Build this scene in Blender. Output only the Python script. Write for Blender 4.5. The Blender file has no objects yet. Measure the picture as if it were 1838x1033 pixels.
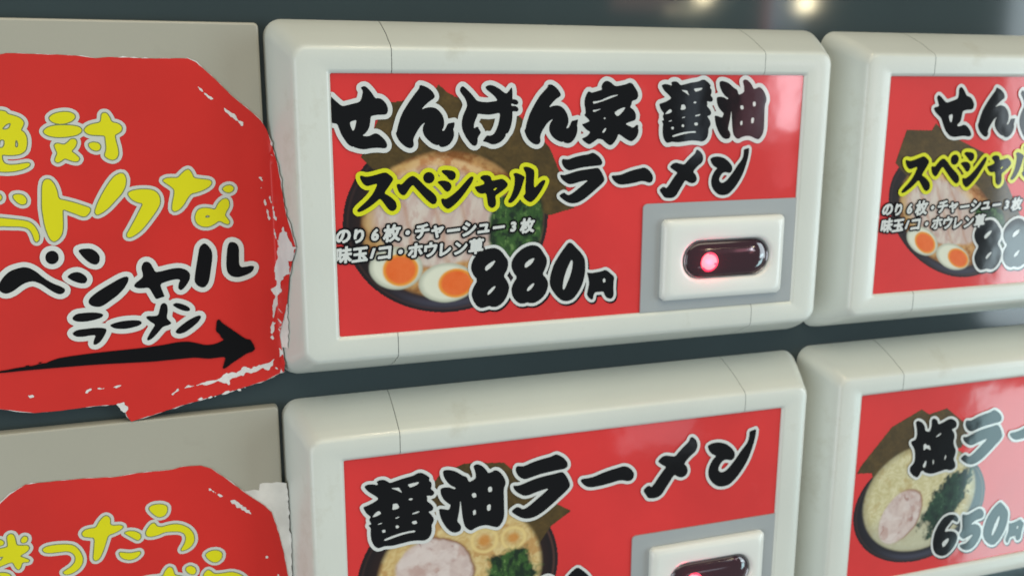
import bpy, bmesh, math, random
import numpy as np
from mathutils import Vector, Matrix
from mathutils.geometry import delaunay_2d_cdt

random.seed(7)
S = bpy.context.scene
COL = S.collection
MM = 0.001
ZH = 1.30                                   # height of the machine's first key row above the floor, metres

def V(x, y, z):
    """machine-face millimetres (x right, y down, z into the machine) -> world metres"""
    return Vector((x*MM, z*MM, ZH - y*MM))

# ---------------------------------------------------------------- camera
CAM_R = ((0.9485341, -0.00244356, -0.31666557), (-0.06514394, 0.97707774, -0.20267058), (0.30990212, 0.2128688, 0.92663237))
CAM_C = (-24.4625, 1.20511, -176.2685)
def wv(v): return Vector((v[0], v[2], -v[1]))
cam = bpy.data.cameras.new('camera')
cam.sensor_width = 36.0
cam.lens = 1706.857/1838*36
cam.clip_start = 0.005
cam.clip_end = 60
cam.dof.use_dof = True
cam.dof.focus_distance = 0.145
cam.dof.aperture_fstop = 46
co = bpy.data.objects.new('camera', cam)
COL.objects.link(co)
rx_, dn_, fw_ = (wv(r) for r in CAM_R)
m3 = Matrix((rx_, -dn_, -fw_)).transposed()
co.matrix_world = Matrix.Translation(V(*CAM_C)) @ m3.to_4x4()
S.camera = co

# ---------------------------------------------------------------- world, lamps, exposure
W = bpy.data.worlds.new('World'); S.world = W; W.use_nodes = True
bg = W.node_tree.nodes['Background']
bg.inputs['Color'].default_value = (0.92, 0.97, 1.0, 1)
bg.inputs['Strength'].default_value = 0.23
S.view_settings.view_transform = 'Standard'
S.view_settings.look = 'None'
S.view_settings.exposure = 0.0
S.view_settings.gamma = 1.0
S.render.engine = 'CYCLES'
S.cycles.use_denoising = True
S.cycles.max_bounces = 6
S.cycles.sample_clamp_indirect = 4

def area(name, loc, target, sx, sy, power, col, spread=180):
    l = bpy.data.lights.new(name, 'AREA'); l.shape = 'RECTANGLE'; l.size = sx; l.size_y = sy
    l.energy = power; l.color = col; l.spread = math.radians(spread)
    o = bpy.data.objects.new(name, l); COL.objects.link(o)
    o.location = loc
    d = (Vector(target) - Vector(loc)).normalized()
    o.rotation_euler = d.to_track_quat('-Z', 'Y').to_euler()
    return o
def bulb(name, loc, r, power, col):
    l = bpy.data.lights.new(name, 'POINT'); l.energy = power; l.color = col; l.shadow_soft_size = r
    o = bpy.data.objects.new(name, l); COL.objects.link(o); o.location = loc
    return o
CEN = V(60, 50, 0)
def mirror_point(px, py, depth):
    """where a lamp must hang for the camera to see it mirrored at face point (px, py) on plane z=zp"""
    zp = 0.67
    c = Vector(CAM_C); p = Vector((px, py, zp)); d = (p - c); d.z = -d.z
    k = (depth)/abs(d.z)
    q = p + d*k
    return V(*q)
# ceiling light of the shop, warm, above the customer
area('ceiling_light', CEN + Vector((0.05, -0.85, 1.10)), CEN, 1.6, 0.9, 10.5, (1.0, 0.90, 0.70))
# daylight from the open shop front, far right and left of the machine
area('daylight_right', CEN + Vector((2.2, -1.25, 0.15)), CEN, 1.2, 1.5, 30, (0.80, 0.93, 1.0))
area('daylight_left', CEN + Vector((-1.5, -1.2, -0.25)), CEN, 1.4, 1.4, 18, (0.86, 0.95, 1.0))
def pane(name, x0, y0, x1, y1, depth, radiance, col, zp=0.67):
    """an area lamp added across the room so that its mirror image falls on the given patch of the key faces"""
    c = Vector(CAM_C)
    q = []
    for px, py in ((x0, y0), (x1, y1)):
        d = Vector((px, py, zp)) - c; k = depth/d.z
        q.append(Vector((px+d.x*k, py+d.y*k, zp-depth)))
    sx, sy = abs(q[1].x-q[0].x)*MM, abs(q[1].y-q[0].y)*MM
    m_ = (q[0]+q[1])/2; loc = V(m_.x, m_.y, m_.z)
    return area(name, loc, loc+Vector((0, 1, 0)), sx, sy, radiance*math.pi*sx*sy, col, 180)
pane('reflection_lamp', 93.6, -5, 99.4, 11.5, 1300, 13.0, (0.98, 0.90, 1.0))  # lamps added only for the pale patches and stripes mirrored in cards and panel
pane('reflection_lamp', 91.6, -5, 93.4, 14.5, 1330, 3.2, (0.86, 0.90, 1.0))
pane('red_reflection_lamp', 83.5, -5, 91.2, 14.0, 1360, 1.7, (1.0, 0.35, 0.45))  # reddish lamps likewise added, to tint the reflections over lettering and panel
pane('reflection_lamp', 88.6, -5, 89.5, 14.0, 1320, 2.0, (0.75, 0.82, 1.0))
pane('red_reflection_lamp', 93.5, 11.5, 99.5, 24.0, 1360, 1.8, (1.0, 0.35, 0.40))
pane('reflection_lamp', 158.5, 36, 262, 55, 1500, 5.5, (0.66, 0.94, 1.0))
pane('reflection_lamp', 157.0, 76, 262, 128, 1500, 6.5, (0.62, 0.94, 1.0))
pane('reflection_lamp', 72.5, -4, 76.0, 17, 1400, 1.5, (0.7, 0.85, 1.0))
pane('reflection_lamp', 59.0, 72, 78.0, 80.5, 1400, 1.6, (0.8, 0.88, 1.0))
pane('reflection_lamp', 99.3, -19, 100.3, -9, 1500, 9.0, (0.6, 0.8, 1.0), 12.05)
pane('reflection_lamp', 101.6, -19, 107.0, -9.5, 1500, 2.2, (0.65, 0.82, 1.0), 12.05)
pane('red_reflection_lamp', 96.6, -19, 98.6, -9, 1500, 3.0, (1.0, 0.25, 0.2), 12.05)
pane('red_reflection_lamp', 60.0, -19, 76.0, -13.2, 1500, 1.3, (1.0, 0.45, 0.35), 12.05)
for bx_, by_, dd, pw, br in ((81.5, -16.4, 1700, 0.6, 0.018), (107.4, -15.65, 1700, 0.9, 0.018), (73.9, -13.4, 1900, 0.03, 0.006), (76.3, -13.6, 1900, 0.03, 0.006), (79.0, -13.1, 1900, 0.03, 0.006)):
    c = Vector(CAM_C); p_ = Vector((bx_, by_, 12.05)); d = p_-c; k = dd/d.z
    bulb('pendant_bulb', V(p_.x+d.x*k, p_.y+d.y*k, 12.05-dd), br, pw, (1.0, 0.86, 0.55))
bulb('downlight', V(138, -900, -150), 0.03, 2.6, (1.0, 0.85, 0.58))
bulb('downlight', V(172, -930, -260), 0.03, 2.6, (1.0, 0.85, 0.58))


# ---------------------------------------------------------------- data: outlines in hundredths of a millimetre
MM1 = {
 'se': '-4 400 56 463 116 519 184 575 228 582 356 552 523 509 557 441 579 354 581 304 544 260 584 229 635 229 697 286 746 348 783 405 814 449 859 440 923 456 987 513 1030 583 1041 659 1026 716 993 741 915 744 824 745 733 763 713 782 704 870 688 959 646 1035 593 1091 547 1116 592 1129 669 1131 722 1106 788 1075 852 1095 929 1161 980 1220 1010 1285 1002 1336 962 1361 845 1346 714 1349 583 1372 480 1357 391 1329 385 1310 353 1322 278 1270 217 1179 163 1090 129 988 101 906 51 887 -6 886/325 865 454 829 439 892 423 968 396 1024 370 1024 341 954',
 'n1': '1643 206 1702 213 1795 251 1874 308 1926 385 1932 430 1898 462 1817 512 1735 582 1667 658 1761 621 1855 609 1949 629 2015 681 2075 759 2101 837 2107 915 2099 980 2057 1051 2105 1052 2140 994 2175 916 2243 904 2311 892 2304 970 2276 1035 2296 1061 2295 1153 2267 1231 2197 1316 2115 1353 2046 1358 2006 1338 1999 1311 1965 1324 1871 1289 1791 1222 1718 1143 1686 1051 1695 961 1736 897 1777 872 1703 909 1648 960 1593 1037 1531 1140 1502 1217 1514 1282 1507 1334 1466 1365 1412 1364 1333 1324 1243 1238 1192 1146 1174 1082 1194 1056 1210 980 1238 890 1267 801 1308 712 1363 624 1432 522 1499 434 1567 345 1635 270/',
 'ge': '2472 219 2547 277 2642 368 2710 446 2751 498 2848 518 2958 526 3070 513 3153 501 3153 475 3098 409 3014 344 2945 292 2918 246 2959 214 3028 201 3112 227 3209 279 3293 345 3342 365 3377 332 3419 280 3447 241 3464 306 3465 385 3462 477 3512 470 3576 504 3587 543 3562 576 3512 576 3449 549 3435 575 3456 602 3520 596 3576 629 3591 675 3563 708 3492 701 3463 701 3467 780 3457 886 3429 1005 3380 1111 3323 1130 3331 1164 3295 1216 3225 1282 3126 1323 3041 1325 2985 1297 2943 1279 2859 1261 2894 1222 2943 1150 3013 1158 3083 1133 3126 1067 3168 975 3196 869 3217 725 3126 743 3000 762 2874 754 2764 739 2756 785 2722 850 2693 929 2686 1020 2749 982 2776 989 2790 1035 2834 1089 2797 1141 2761 1200 2764 1260 2747 1326 2705 1351 2649 1330 2594 1269 2526 1176 2472 1070 2445 964 2453 860 2481 756 2530 665 2558 588 2545 510 2504 432 2450 367 2417 316 2424 264/',
 'n2': '4194 197 4259 190 4346 237 4420 310 4465 390 4444 423 4365 469 4279 548 4208 635 4294 602 4381 589 4469 610 4543 671 4596 752 4628 847 4630 942 4580 1036 4624 1037 4667 970 4695 895 4769 883 4835 863 4822 931 4809 999 4824 1026 4819 1122 4777 1230 4704 1311 4630 1337 4556 1322 4526 1294 4482 1307 4378 1264 4289 1194 4229 1098 4220 1004 4255 910 4313 850 4240 883 4169 949 4112 1029 4055 1123 4034 1203 4049 1271 4028 1325 3970 1348 3898 1329 3810 1266 3752 1185 3723 1104 3708 1063 3736 1037 3750 943 3785 837 3820 744 3876 638 3947 519 4017 414 4102 322 4180 249/',
 'ie': '5431 119 5506 140 5568 193 5630 227 5720 214 5855 187 5930 153 5992 174 6056 255 6113 337 6132 420 6096 488 5990 515 5985 583 5949 638 6043 694 6093 791 6088 860 6067 901 5960 927 5854 967 5947 1010 6042 1050 6101 985 6156 999 6142 1055 6160 1097 6147 1180 6096 1263 6021 1318 5959 1309 5864 1259 5738 1173 5708 1173 5680 1255 5622 1338 5562 1385 5516 1384 5438 1334 5360 1263 5254 1254 5195 1302 5106 1355 5076 1361 5015 1333 4947 1283 4916 1241 4997 1215 5056 1175 5100 1114 5024 1079 4963 1023 4909 961 4990 942 5086 902 5033 847 4957 785 4993 751 4984 670 4959 575 4964 481 4992 400 5034 327 5071 327 5109 354 5213 327 5339 294 5315 240 5342 173 5386 133/5136 522 5203 520 5307 503 5396 463 5500 423 5605 397 5711 393 5606 430 5487 471 5353 517 5234 550 5152 570|5140 685 5208 686 5349 653 5253 700 5157 733|5602 744 5721 670 5864 630 5813 705 5740 780 5680 820|5349 1132 5399 1057 5444 1037 5431 1099 5387 1140|5381 837 5423 835 5424 868 5386 868',
 'shou': '6639 208 6700 180 6787 187 6858 215 6873 194 6847 153 6901 128 6980 132 7037 174 7071 208 7157 188 7313 153 7472 133 7565 91 7630 98 7713 154 7765 209 7744 258 7787 293 7791 364 7770 413 7822 462 7833 504 7795 546 7688 524 7707 574 7695 630 7763 687 7808 758 7787 815 7707 828 7759 886 7805 972 7793 1028 7755 1085 7761 1171 7742 1256 7689 1327 7609 1354 7510 1331 7380 1321 7220 1340 7060 1358 6916 1341 6853 1361 6797 1360 6739 1295 6702 1195 6696 1069 6707 971 6665 914 6727 901 6693 845 6691 803 6721 768 6655 705 6612 621 6602 573 6687 552 6795 512 6871 464 6821 408 6723 332 6665 263/7076 298 7163 308 7227 308 7249 361 7281 420 7198 361|7368 275 7479 262 7583 254 7546 304 7451 331 7412 338|7365 550 7423 527 7459 551 7418 576|7099 595 7179 588 7218 668 7169 699 7086 698 7102 639|6734 784 6805 706 6866 676 6904 735 6824 772|7412 821 7495 795 7570 788 7528 822 7449 835|7118 859 7192 834 7212 851 7146 870|6812 926 6878 904 6921 908 6863 934|7405 966 7491 950 7511 1013 7440 1023|7126 995 7180 988 7191 1044 7137 1050|6889 1041 6951 1035 6954 1090 6900 1092|6917 1218 7051 1177 7209 1145 7369 1132 7466 1133 7468 1169 7339 1167 7180 1192 7037 1225 6927 1247',
 'yu': '7962 126 8051 119 8168 154 8253 210 8323 267 8391 295 8431 402 8512 374 8559 338 8553 253 8530 168 8510 119 8557 84 8624 98 8712 169 8769 254 8787 282 8853 268 8901 240 8970 261 9043 340 9103 455 9109 527 9073 613 9077 757 9082 931 9088 1105 9063 1222 9002 1308 8953 1329 8866 1298 8761 1253 8643 1251 8545 1278 8480 1313 8429 1298 8357 1224 8329 1123 8309 1007 8296 864 8274 692 8262 863 8234 1006 8216 1106 8270 1165 8292 1237 8262 1295 8181 1310 8096 1277 8007 1175 7932 1030 7900 916 7885 816 7968 831 8069 868 8103 776 8060 747 7973 661 7926 561 7913 448 7991 435 8090 449 8175 499 8198 471 8104 421 8033 336 7978 238/8477 619 8558 613 8572 697 8500 704|8779 543 8852 536 8860 635 8787 642|8500 942 8556 928 8562 1014 8507 1034|8762 873 8836 867 8828 988 8763 987',
 'ra': '4508 1632 4567 1641 4634 1649 4768 1604 4917 1573 5067 1556 5156 1523 5202 1538 5295 1596 5366 1682 5376 1752 5331 1786 5224 1790 5088 1800 4923 1816 4773 1847 4669 1872 4594 1842 4533 1785 4494 1701|4469 1942 4551 1959 4670 1927 4819 1883 4969 1859 5150 1844 5271 1826 5318 1855 5373 1934 5422 2034 5432 2091 5372 2160 5253 2255 5118 2363 4984 2458 4864 2517 4743 2533 4637 2508 4530 2440 4447 2367 4506 2320 4558 2301 4649 2367 4753 2315 4887 2214 4991 2140 5073 2073 4974 2084 4854 2108 4749 2139 4659 2143 4569 2091 4500 2033 4470 1977/',
 'bar': '5598 1990 5690 1993 5798 1982 5921 1936 6075 1891 6215 1867 6293 1847 6373 1871 6454 1938 6514 2025 6518 2112 6480 2161 6417 2166 6337 2135 6257 2125 6117 2156 5961 2179 5806 2189 5712 2164 5632 2098 5583 2025/',
 'me': '7489 1520 7537 1514 7606 1566 7660 1646 7664 1726 7635 1790 7541 1853 7433 1966 7502 2026 7540 2115 7512 2187 7431 2214 7348 2189 7264 2135 7204 2235 7129 2349 7070 2450 6991 2498 6894 2501 6797 2483 6746 2423 6669 2326 6738 2263 6786 2258 6828 2295 6881 2239 6956 2126 7031 2027 7077 1977 7011 1939 6928 1887 6894 1850 6955 1787 7034 1767 7132 1792 7230 1816 7306 1731 7399 1647 7476 1584/',
 'nn': '7827 1708 7907 1667 8039 1663 8174 1702 8279 1778 8361 1868 8375 1949 8345 2007 8296 2021 8211 1996 8145 2009 8091 2073 8062 2146 8091 2206 8159 2223 8240 2181 8318 2095 8411 1980 8486 1864 8564 1778 8610 1706 8627 1603 8622 1530 8680 1517 8754 1496 8754 1606 8730 1738 8690 1884 8634 2046 8545 2206 8437 2351 8310 2465 8177 2490 8058 2464 7952 2378 7888 2273 7872 2155 7899 2053 7958 1952 8014 1910 7920 1863 7857 1789/',
 'su': '475 1861 515 1849 592 1877 710 1861 843 1826 936 1803 989 1811 1067 1872 1112 1926 1077 1991 1008 2081 925 2196 1003 2232 1082 2295 1147 2364 1165 2445 1143 2510 1075 2541 1009 2511 945 2422 881 2327 842 2292 774 2349 652 2437 518 2511 439 2534 400 2506 441 2455 549 2367 644 2278 727 2176 811 2008 718 2025 612 2054 548 2019 498 1946/',
 'pe': '1162 2040 1209 2021 1262 2043 1331 1973 1413 1903 1481 1878 1548 1913 1627 1989 1734 2106 1842 2190 1923 2273 1949 2355 1920 2428 1851 2439 1770 2375 1649 2249 1543 2126 1477 2050 1422 2108 1352 2212 1311 2250 1258 2235 1205 2180 1180 2113|1903 1931 1897 1965 1881 1995 1856 2018 1824 2033 1790 2037 1755 2030 1724 2014 1700 1989 1685 1958 1680 1924 1686 1891 1703 1861 1728 1838 1759 1823 1793 1819 1828 1825 1859 1842 1883 1866 1898 1897/',
 'shi': '2033 1802 2095 1784 2191 1793 2287 1816 2328 1877 2313 1951 2257 1996 2189 1974 2134 1905 2066 1850|1954 2013 2023 1988 2119 1991 2202 2028 2242 2096 2214 2176 2158 2214 2103 2185 2049 2110 1981 2047|2018 2357 2046 2325 2115 2348 2212 2297 2353 2194 2479 2064 2578 1959 2634 1920 2683 1942 2647 2042 2562 2161 2449 2306 2308 2450 2182 2540 2126 2531 2058 2467/',
 'ya': '2815 1939 2871 1907 2970 1910 3027 1946 3041 2021 3126 2010 3240 1987 3298 2009 3370 2080 3370 2134 3298 2200 3183 2279 3112 2317 3133 2428 3126 2510 3069 2556 3012 2547 2962 2490 2948 2366 2927 2256 2842 2273 2771 2250 2715 2180 2694 2125 2757 2120 2828 2102 2899 2078 2878 2023 2814 1980/3066 2209 3112 2164 3160 2159 3112 2212',
 'ru': '3484 1899 3541 1880 3628 1910 3730 1968 3702 2035 3666 2158 3616 2281 3544 2388 3458 2468 3400 2473 3371 2437 3428 2356 3485 2221 3514 2084 3513 1961 3491 1926|3685 1782 3743 1763 3830 1786 3918 1836 3926 1919 3913 2070 3922 2195 3994 2128 4082 2048 4140 2036 4163 2064 4113 2173 4026 2309 3939 2417 3851 2477 3793 2454 3719 2395 3689 2339 3740 2299 3732 2174 3745 2037 3744 1900 3707 1830/',
 'p8a': '3082 3342 3169 3368 3257 3437 3315 3525 3374 3600 3389 3700 3360 3813 3287 3923 3361 4028 3413 4147 3391 4261 3332 4402 3244 4498 3141 4548 3038 4541 2994 4516 2935 4533 2818 4553 2731 4503 2652 4382 2617 4251 2646 4138 2748 3974 2662 3869 2613 3753 2621 3640 2679 3517 2794 3411 2923 3362/2901 3777 2908 3714 2995 3648 3097 3598 3119 3613 3068 3695 2995 3762 2930 3801|2950 4267 2965 4218 3038 4151 3111 4112 3119 4142 3067 4210 2994 4277 2958 4289',
 'p8b': '3918 3331 4008 3357 4084 3425 4145 3529 4206 3619 4208 3735 4164 3848 4113 3939 4197 4025 4244 4130 4230 4246 4171 4374 4066 4470 3946 4527 3841 4519 3788 4501 3720 4525 3615 4510 3525 4431 3465 4325 3450 4193 3494 4080 3575 3970 3493 3864 3448 3747 3462 3619 3550 3496 3682 3389 3815 3339/3729 3764 3744 3693 3832 3626 3921 3596 3944 3611 3893 3702 3804 3768 3752 3787|3778 4252 3807 4188 3897 4121 3942 4110 3935 4153 3868 4236 3801 4275',
 'p0': '4655 3334 4701 3315 4755 3346 4841 3438 4951 3545 5031 3667 5050 3814 5047 3991 4997 4194 4908 4366 4787 4507 4664 4542 4540 4519 4416 4406 4306 4251 4267 4131 4287 3957 4359 3744 4477 3562 4581 3424/4739 3672 4770 3710 4765 3826 4730 3985 4657 4157 4598 4286 4559 4291 4558 4209 4585 4035 4650 3849',
 'yen': '5083 3956 5177 3984 5317 3971 5426 3955 5489 3930 5552 3956 5634 4028 5707 4092 5695 4196 5692 4345 5704 4467 5682 4540 5619 4559 5538 4523 5489 4452 5471 4390 5376 4391 5282 4392 5244 4449 5239 4539 5192 4543 5128 4486 5095 4424 5116 4336 5143 4189 5117 4054/5444 4117 5505 4113 5508 4194 5454 4205',
}
MM2 = {
 'se': '1338 398 1432 459 1541 559 1601 575 1733 537 1883 491 1899 383 1885 276 1928 230 1988 245 2057 322 2130 430 2190 438 2274 477 2346 570 2372 648 2346 718 2289 741 2170 740 2056 771 2050 879 2027 1004 1920 1096 2021 1113 2134 1067 2239 1116 2331 1211 2379 1306 2330 1353 2167 1327 2011 1340 1894 1354 1773 1328 1731 1304 1620 1201 1546 1076 1469 920 1405 873 1299 796 1231 703 1275 673 1379 658 1339 566 1288 458/1676 860 1779 830 1789 908 1773 1016 1734 1016 1695 938',
 'n1': '2952 242 3009 251 3098 293 3176 352 3228 430 3235 473 3203 503 3127 548 3051 612 2988 683 3077 651 3166 644 3257 668 3322 722 3381 800 3408 878 3416 954 3410 1016 3372 1083 3418 1086 3449 1032 3481 958 3546 949 3611 941 3605 1016 3580 1078 3601 1105 3602 1194 3577 1269 3513 1347 3436 1380 3370 1382 3331 1360 3324 1334 3292 1344 3201 1306 3122 1237 3051 1157 3018 1066 3023 979 3061 918 3099 896 3029 929 2978 976 2928 1048 2871 1144 2846 1218 2860 1282 2854 1332 2816 1361 2765 1357 2688 1314 2599 1226 2548 1135 2529 1071 2547 1047 2560 973 2585 888 2609 803 2647 718 2697 634 2759 539 2821 456 2884 374 2946 303/',
 'ge': '3745 295 3818 355 3911 447 3979 526 4020 579 4113 603 4219 616 4325 609 4405 601 4404 575 4349 509 4267 441 4199 387 4172 342 4211 313 4276 303 4357 333 4451 388 4534 456 4581 477 4614 448 4652 399 4678 362 4696 427 4699 503 4699 592 4746 588 4808 624 4820 663 4797 694 4750 691 4688 662 4675 687 4697 713 4757 711 4813 746 4828 792 4802 822 4734 812 4707 810 4712 887 4706 990 4683 1105 4639 1205 4585 1221 4593 1254 4561 1304 4495 1364 4401 1399 4321 1397 4266 1367 4225 1348 4145 1326 4177 1290 4222 1222 4289 1233 4356 1212 4394 1150 4432 1063 4456 961 4471 821 4385 835 4265 847 4145 833 4039 814 4033 858 4002 920 3977 995 3972 1084 4031 1049 4058 1057 4072 1103 4116 1157 4081 1206 4050 1262 4054 1320 4039 1384 4000 1407 3946 1383 3892 1322 3824 1227 3769 1121 3740 1018 3745 916 3769 817 3813 731 3838 657 3823 580 3782 503 3729 437 3695 385 3700 336/',
 'n2': '5391 355 5452 352 5537 401 5610 476 5655 556 5636 587 5562 628 5482 701 5416 781 5498 754 5581 746 5666 770 5738 833 5791 915 5824 1008 5828 1101 5784 1190 5826 1193 5865 1129 5890 1059 5960 1050 6023 1034 6012 1099 6001 1165 6017 1192 6014 1285 5977 1388 5910 1463 5840 1485 5769 1467 5739 1438 5698 1448 5597 1402 5510 1330 5450 1234 5439 1141 5470 1052 5523 996 5455 1024 5388 1085 5336 1161 5284 1249 5266 1326 5283 1393 5264 1444 5210 1464 5140 1442 5054 1377 4996 1295 4966 1214 4951 1174 4977 1150 4987 1060 5018 958 5049 869 5099 769 5163 657 5228 558 5306 472 5379 405/',
 'ie': '6571 339 6644 362 6704 418 6764 453 6850 445 6979 425 7049 396 7109 419 7173 501 7229 584 7250 665 7218 729 7117 750 7114 816 7081 868 7172 927 7223 1023 7220 1090 7201 1130 7100 1150 6999 1184 7090 1230 7181 1274 7236 1212 7289 1229 7278 1283 7295 1324 7286 1405 7240 1483 7169 1533 7110 1522 7018 1468 6895 1379 6866 1377 6841 1456 6788 1533 6732 1576 6688 1573 6613 1521 6536 1448 6434 1434 6379 1477 6296 1525 6267 1530 6208 1499 6141 1447 6110 1405 6188 1384 6243 1348 6283 1291 6209 1252 6149 1195 6096 1132 6173 1118 6264 1084 6211 1027 6137 963 6170 933 6159 853 6133 760 6135 668 6159 591 6198 522 6233 523 6270 552 6368 531 6488 504 6463 451 6488 387 6529 350/6301 717 6365 718 6464 706 6548 672 6646 638 6745 617 6847 618 6747 650 6634 683 6508 722 6395 749 6317 764|6309 875 6374 879 6508 854 6418 895 6326 922|6752 955 6864 888 7000 856 6953 927 6885 996 6829 1033|6521 1320 6568 1249 6610 1232 6599 1292 6558 1329|6543 1035 6584 1035 6586 1067 6549 1064',
 'su': '580 1854 620 1839 703 1867 827 1844 965 1799 1061 1769 1117 1776 1203 1839 1253 1896 1220 1969 1153 2070 1072 2201 1157 2237 1243 2302 1316 2374 1340 2462 1321 2535 1251 2572 1180 2542 1107 2448 1034 2346 991 2310 923 2376 800 2478 663 2565 580 2594 538 2565 579 2507 687 2405 782 2304 863 2188 942 2000 845 2023 735 2060 665 2024 609 1946/',
 'pe': '1313 2018 1362 1996 1419 2017 1487 1937 1569 1856 1639 1826 1712 1862 1800 1941 1919 2064 2037 2151 2127 2238 2160 2327 2134 2408 2062 2423 1973 2357 1838 2225 1719 2094 1645 2015 1591 2081 1523 2198 1482 2242 1425 2228 1367 2170 1336 2098|2087 1864 2083 1902 2067 1935 2042 1962 2010 1979 1973 1986 1937 1980 1903 1963 1876 1937 1859 1904 1852 1867 1856 1830 1871 1797 1896 1770 1929 1753 1965 1747 2001 1752 2035 1768 2062 1794 2080 1828/',
 'shi': '2215 1717 2280 1694 2381 1700 2484 1720 2531 1786 2520 1867 2463 1919 2390 1898 2328 1825 2254 1767|2145 1952 2216 1921 2318 1920 2407 1956 2453 2029 2428 2118 2371 2163 2312 2134 2251 2053 2175 1988|2232 2326 2260 2289 2334 2311 2434 2251 2575 2132 2701 1983 2798 1863 2855 1818 2908 1840 2876 1951 2794 2086 2683 2250 2543 2414 2415 2519 2357 2511 2281 2445/',
 'ya': '3047 1831 3104 1793 3208 1792 3270 1828 3289 1910 3379 1894 3497 1863 3559 1884 3639 1958 3642 2018 3571 2094 3455 2185 3382 2231 3411 2351 3408 2442 3350 2495 3290 2488 3234 2427 3212 2292 3183 2172 3095 2195 3019 2173 2956 2099 2931 2040 2997 2032 3070 2009 3143 1978 3118 1919 3049 1875/3327 2114 3373 2063 3423 2055 3375 2115',
 'ru': '3749 1755 3808 1731 3901 1760 4012 1819 3986 1895 3956 2031 3910 2167 3841 2289 3754 2380 3694 2388 3661 2350 3717 2259 3769 2108 3791 1957 3783 1822 3758 1785|3954 1617 4013 1594 4107 1615 4202 1666 4215 1756 4211 1922 4227 2059 4299 1982 4386 1890 4448 1874 4473 1904 4427 2026 4343 2179 4258 2302 4169 2371 4106 2348 4025 2288 3991 2227 4042 2181 4026 2045 4032 1894 4023 1744 3980 1669/',
 'p8a': '3224 3311 3318 3338 3417 3409 3488 3499 3558 3576 3586 3678 3569 3791 3506 3900 3595 4008 3663 4129 3654 4244 3609 4385 3528 4480 3427 4529 3318 4519 3270 4493 3211 4510 3091 4528 2994 4476 2897 4352 2845 4219 2863 4106 2950 3942 2848 3834 2782 3716 2777 3603 2823 3479 2931 3374 3060 3327/3086 3746 3086 3682 3169 3618 3269 3568 3293 3584 3250 3666 3182 3732 3118 3770|3195 4241 3205 4192 3273 4126 3345 4088 3356 4118 3310 4186 3242 4252 3205 4264',
 'p8b': '4094 3314 4191 3342 4278 3413 4354 3519 4429 3611 4444 3728 4412 3841 4369 3932 4467 4020 4528 4127 4527 4244 4481 4372 4383 4467 4264 4522 4153 4513 4096 4493 4028 4516 3917 4499 3814 4417 3739 4309 3707 4176 3740 4063 3811 3953 3713 3845 3653 3725 3653 3597 3730 3474 3855 3369 3987 3321/3948 3748 3955 3677 4039 3611 4129 3582 4154 3598 4111 3688 4026 3754 3974 3771|4056 4241 4080 4178 4165 4112 4210 4101 4208 4145 4148 4227 4083 4265',
}
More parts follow.
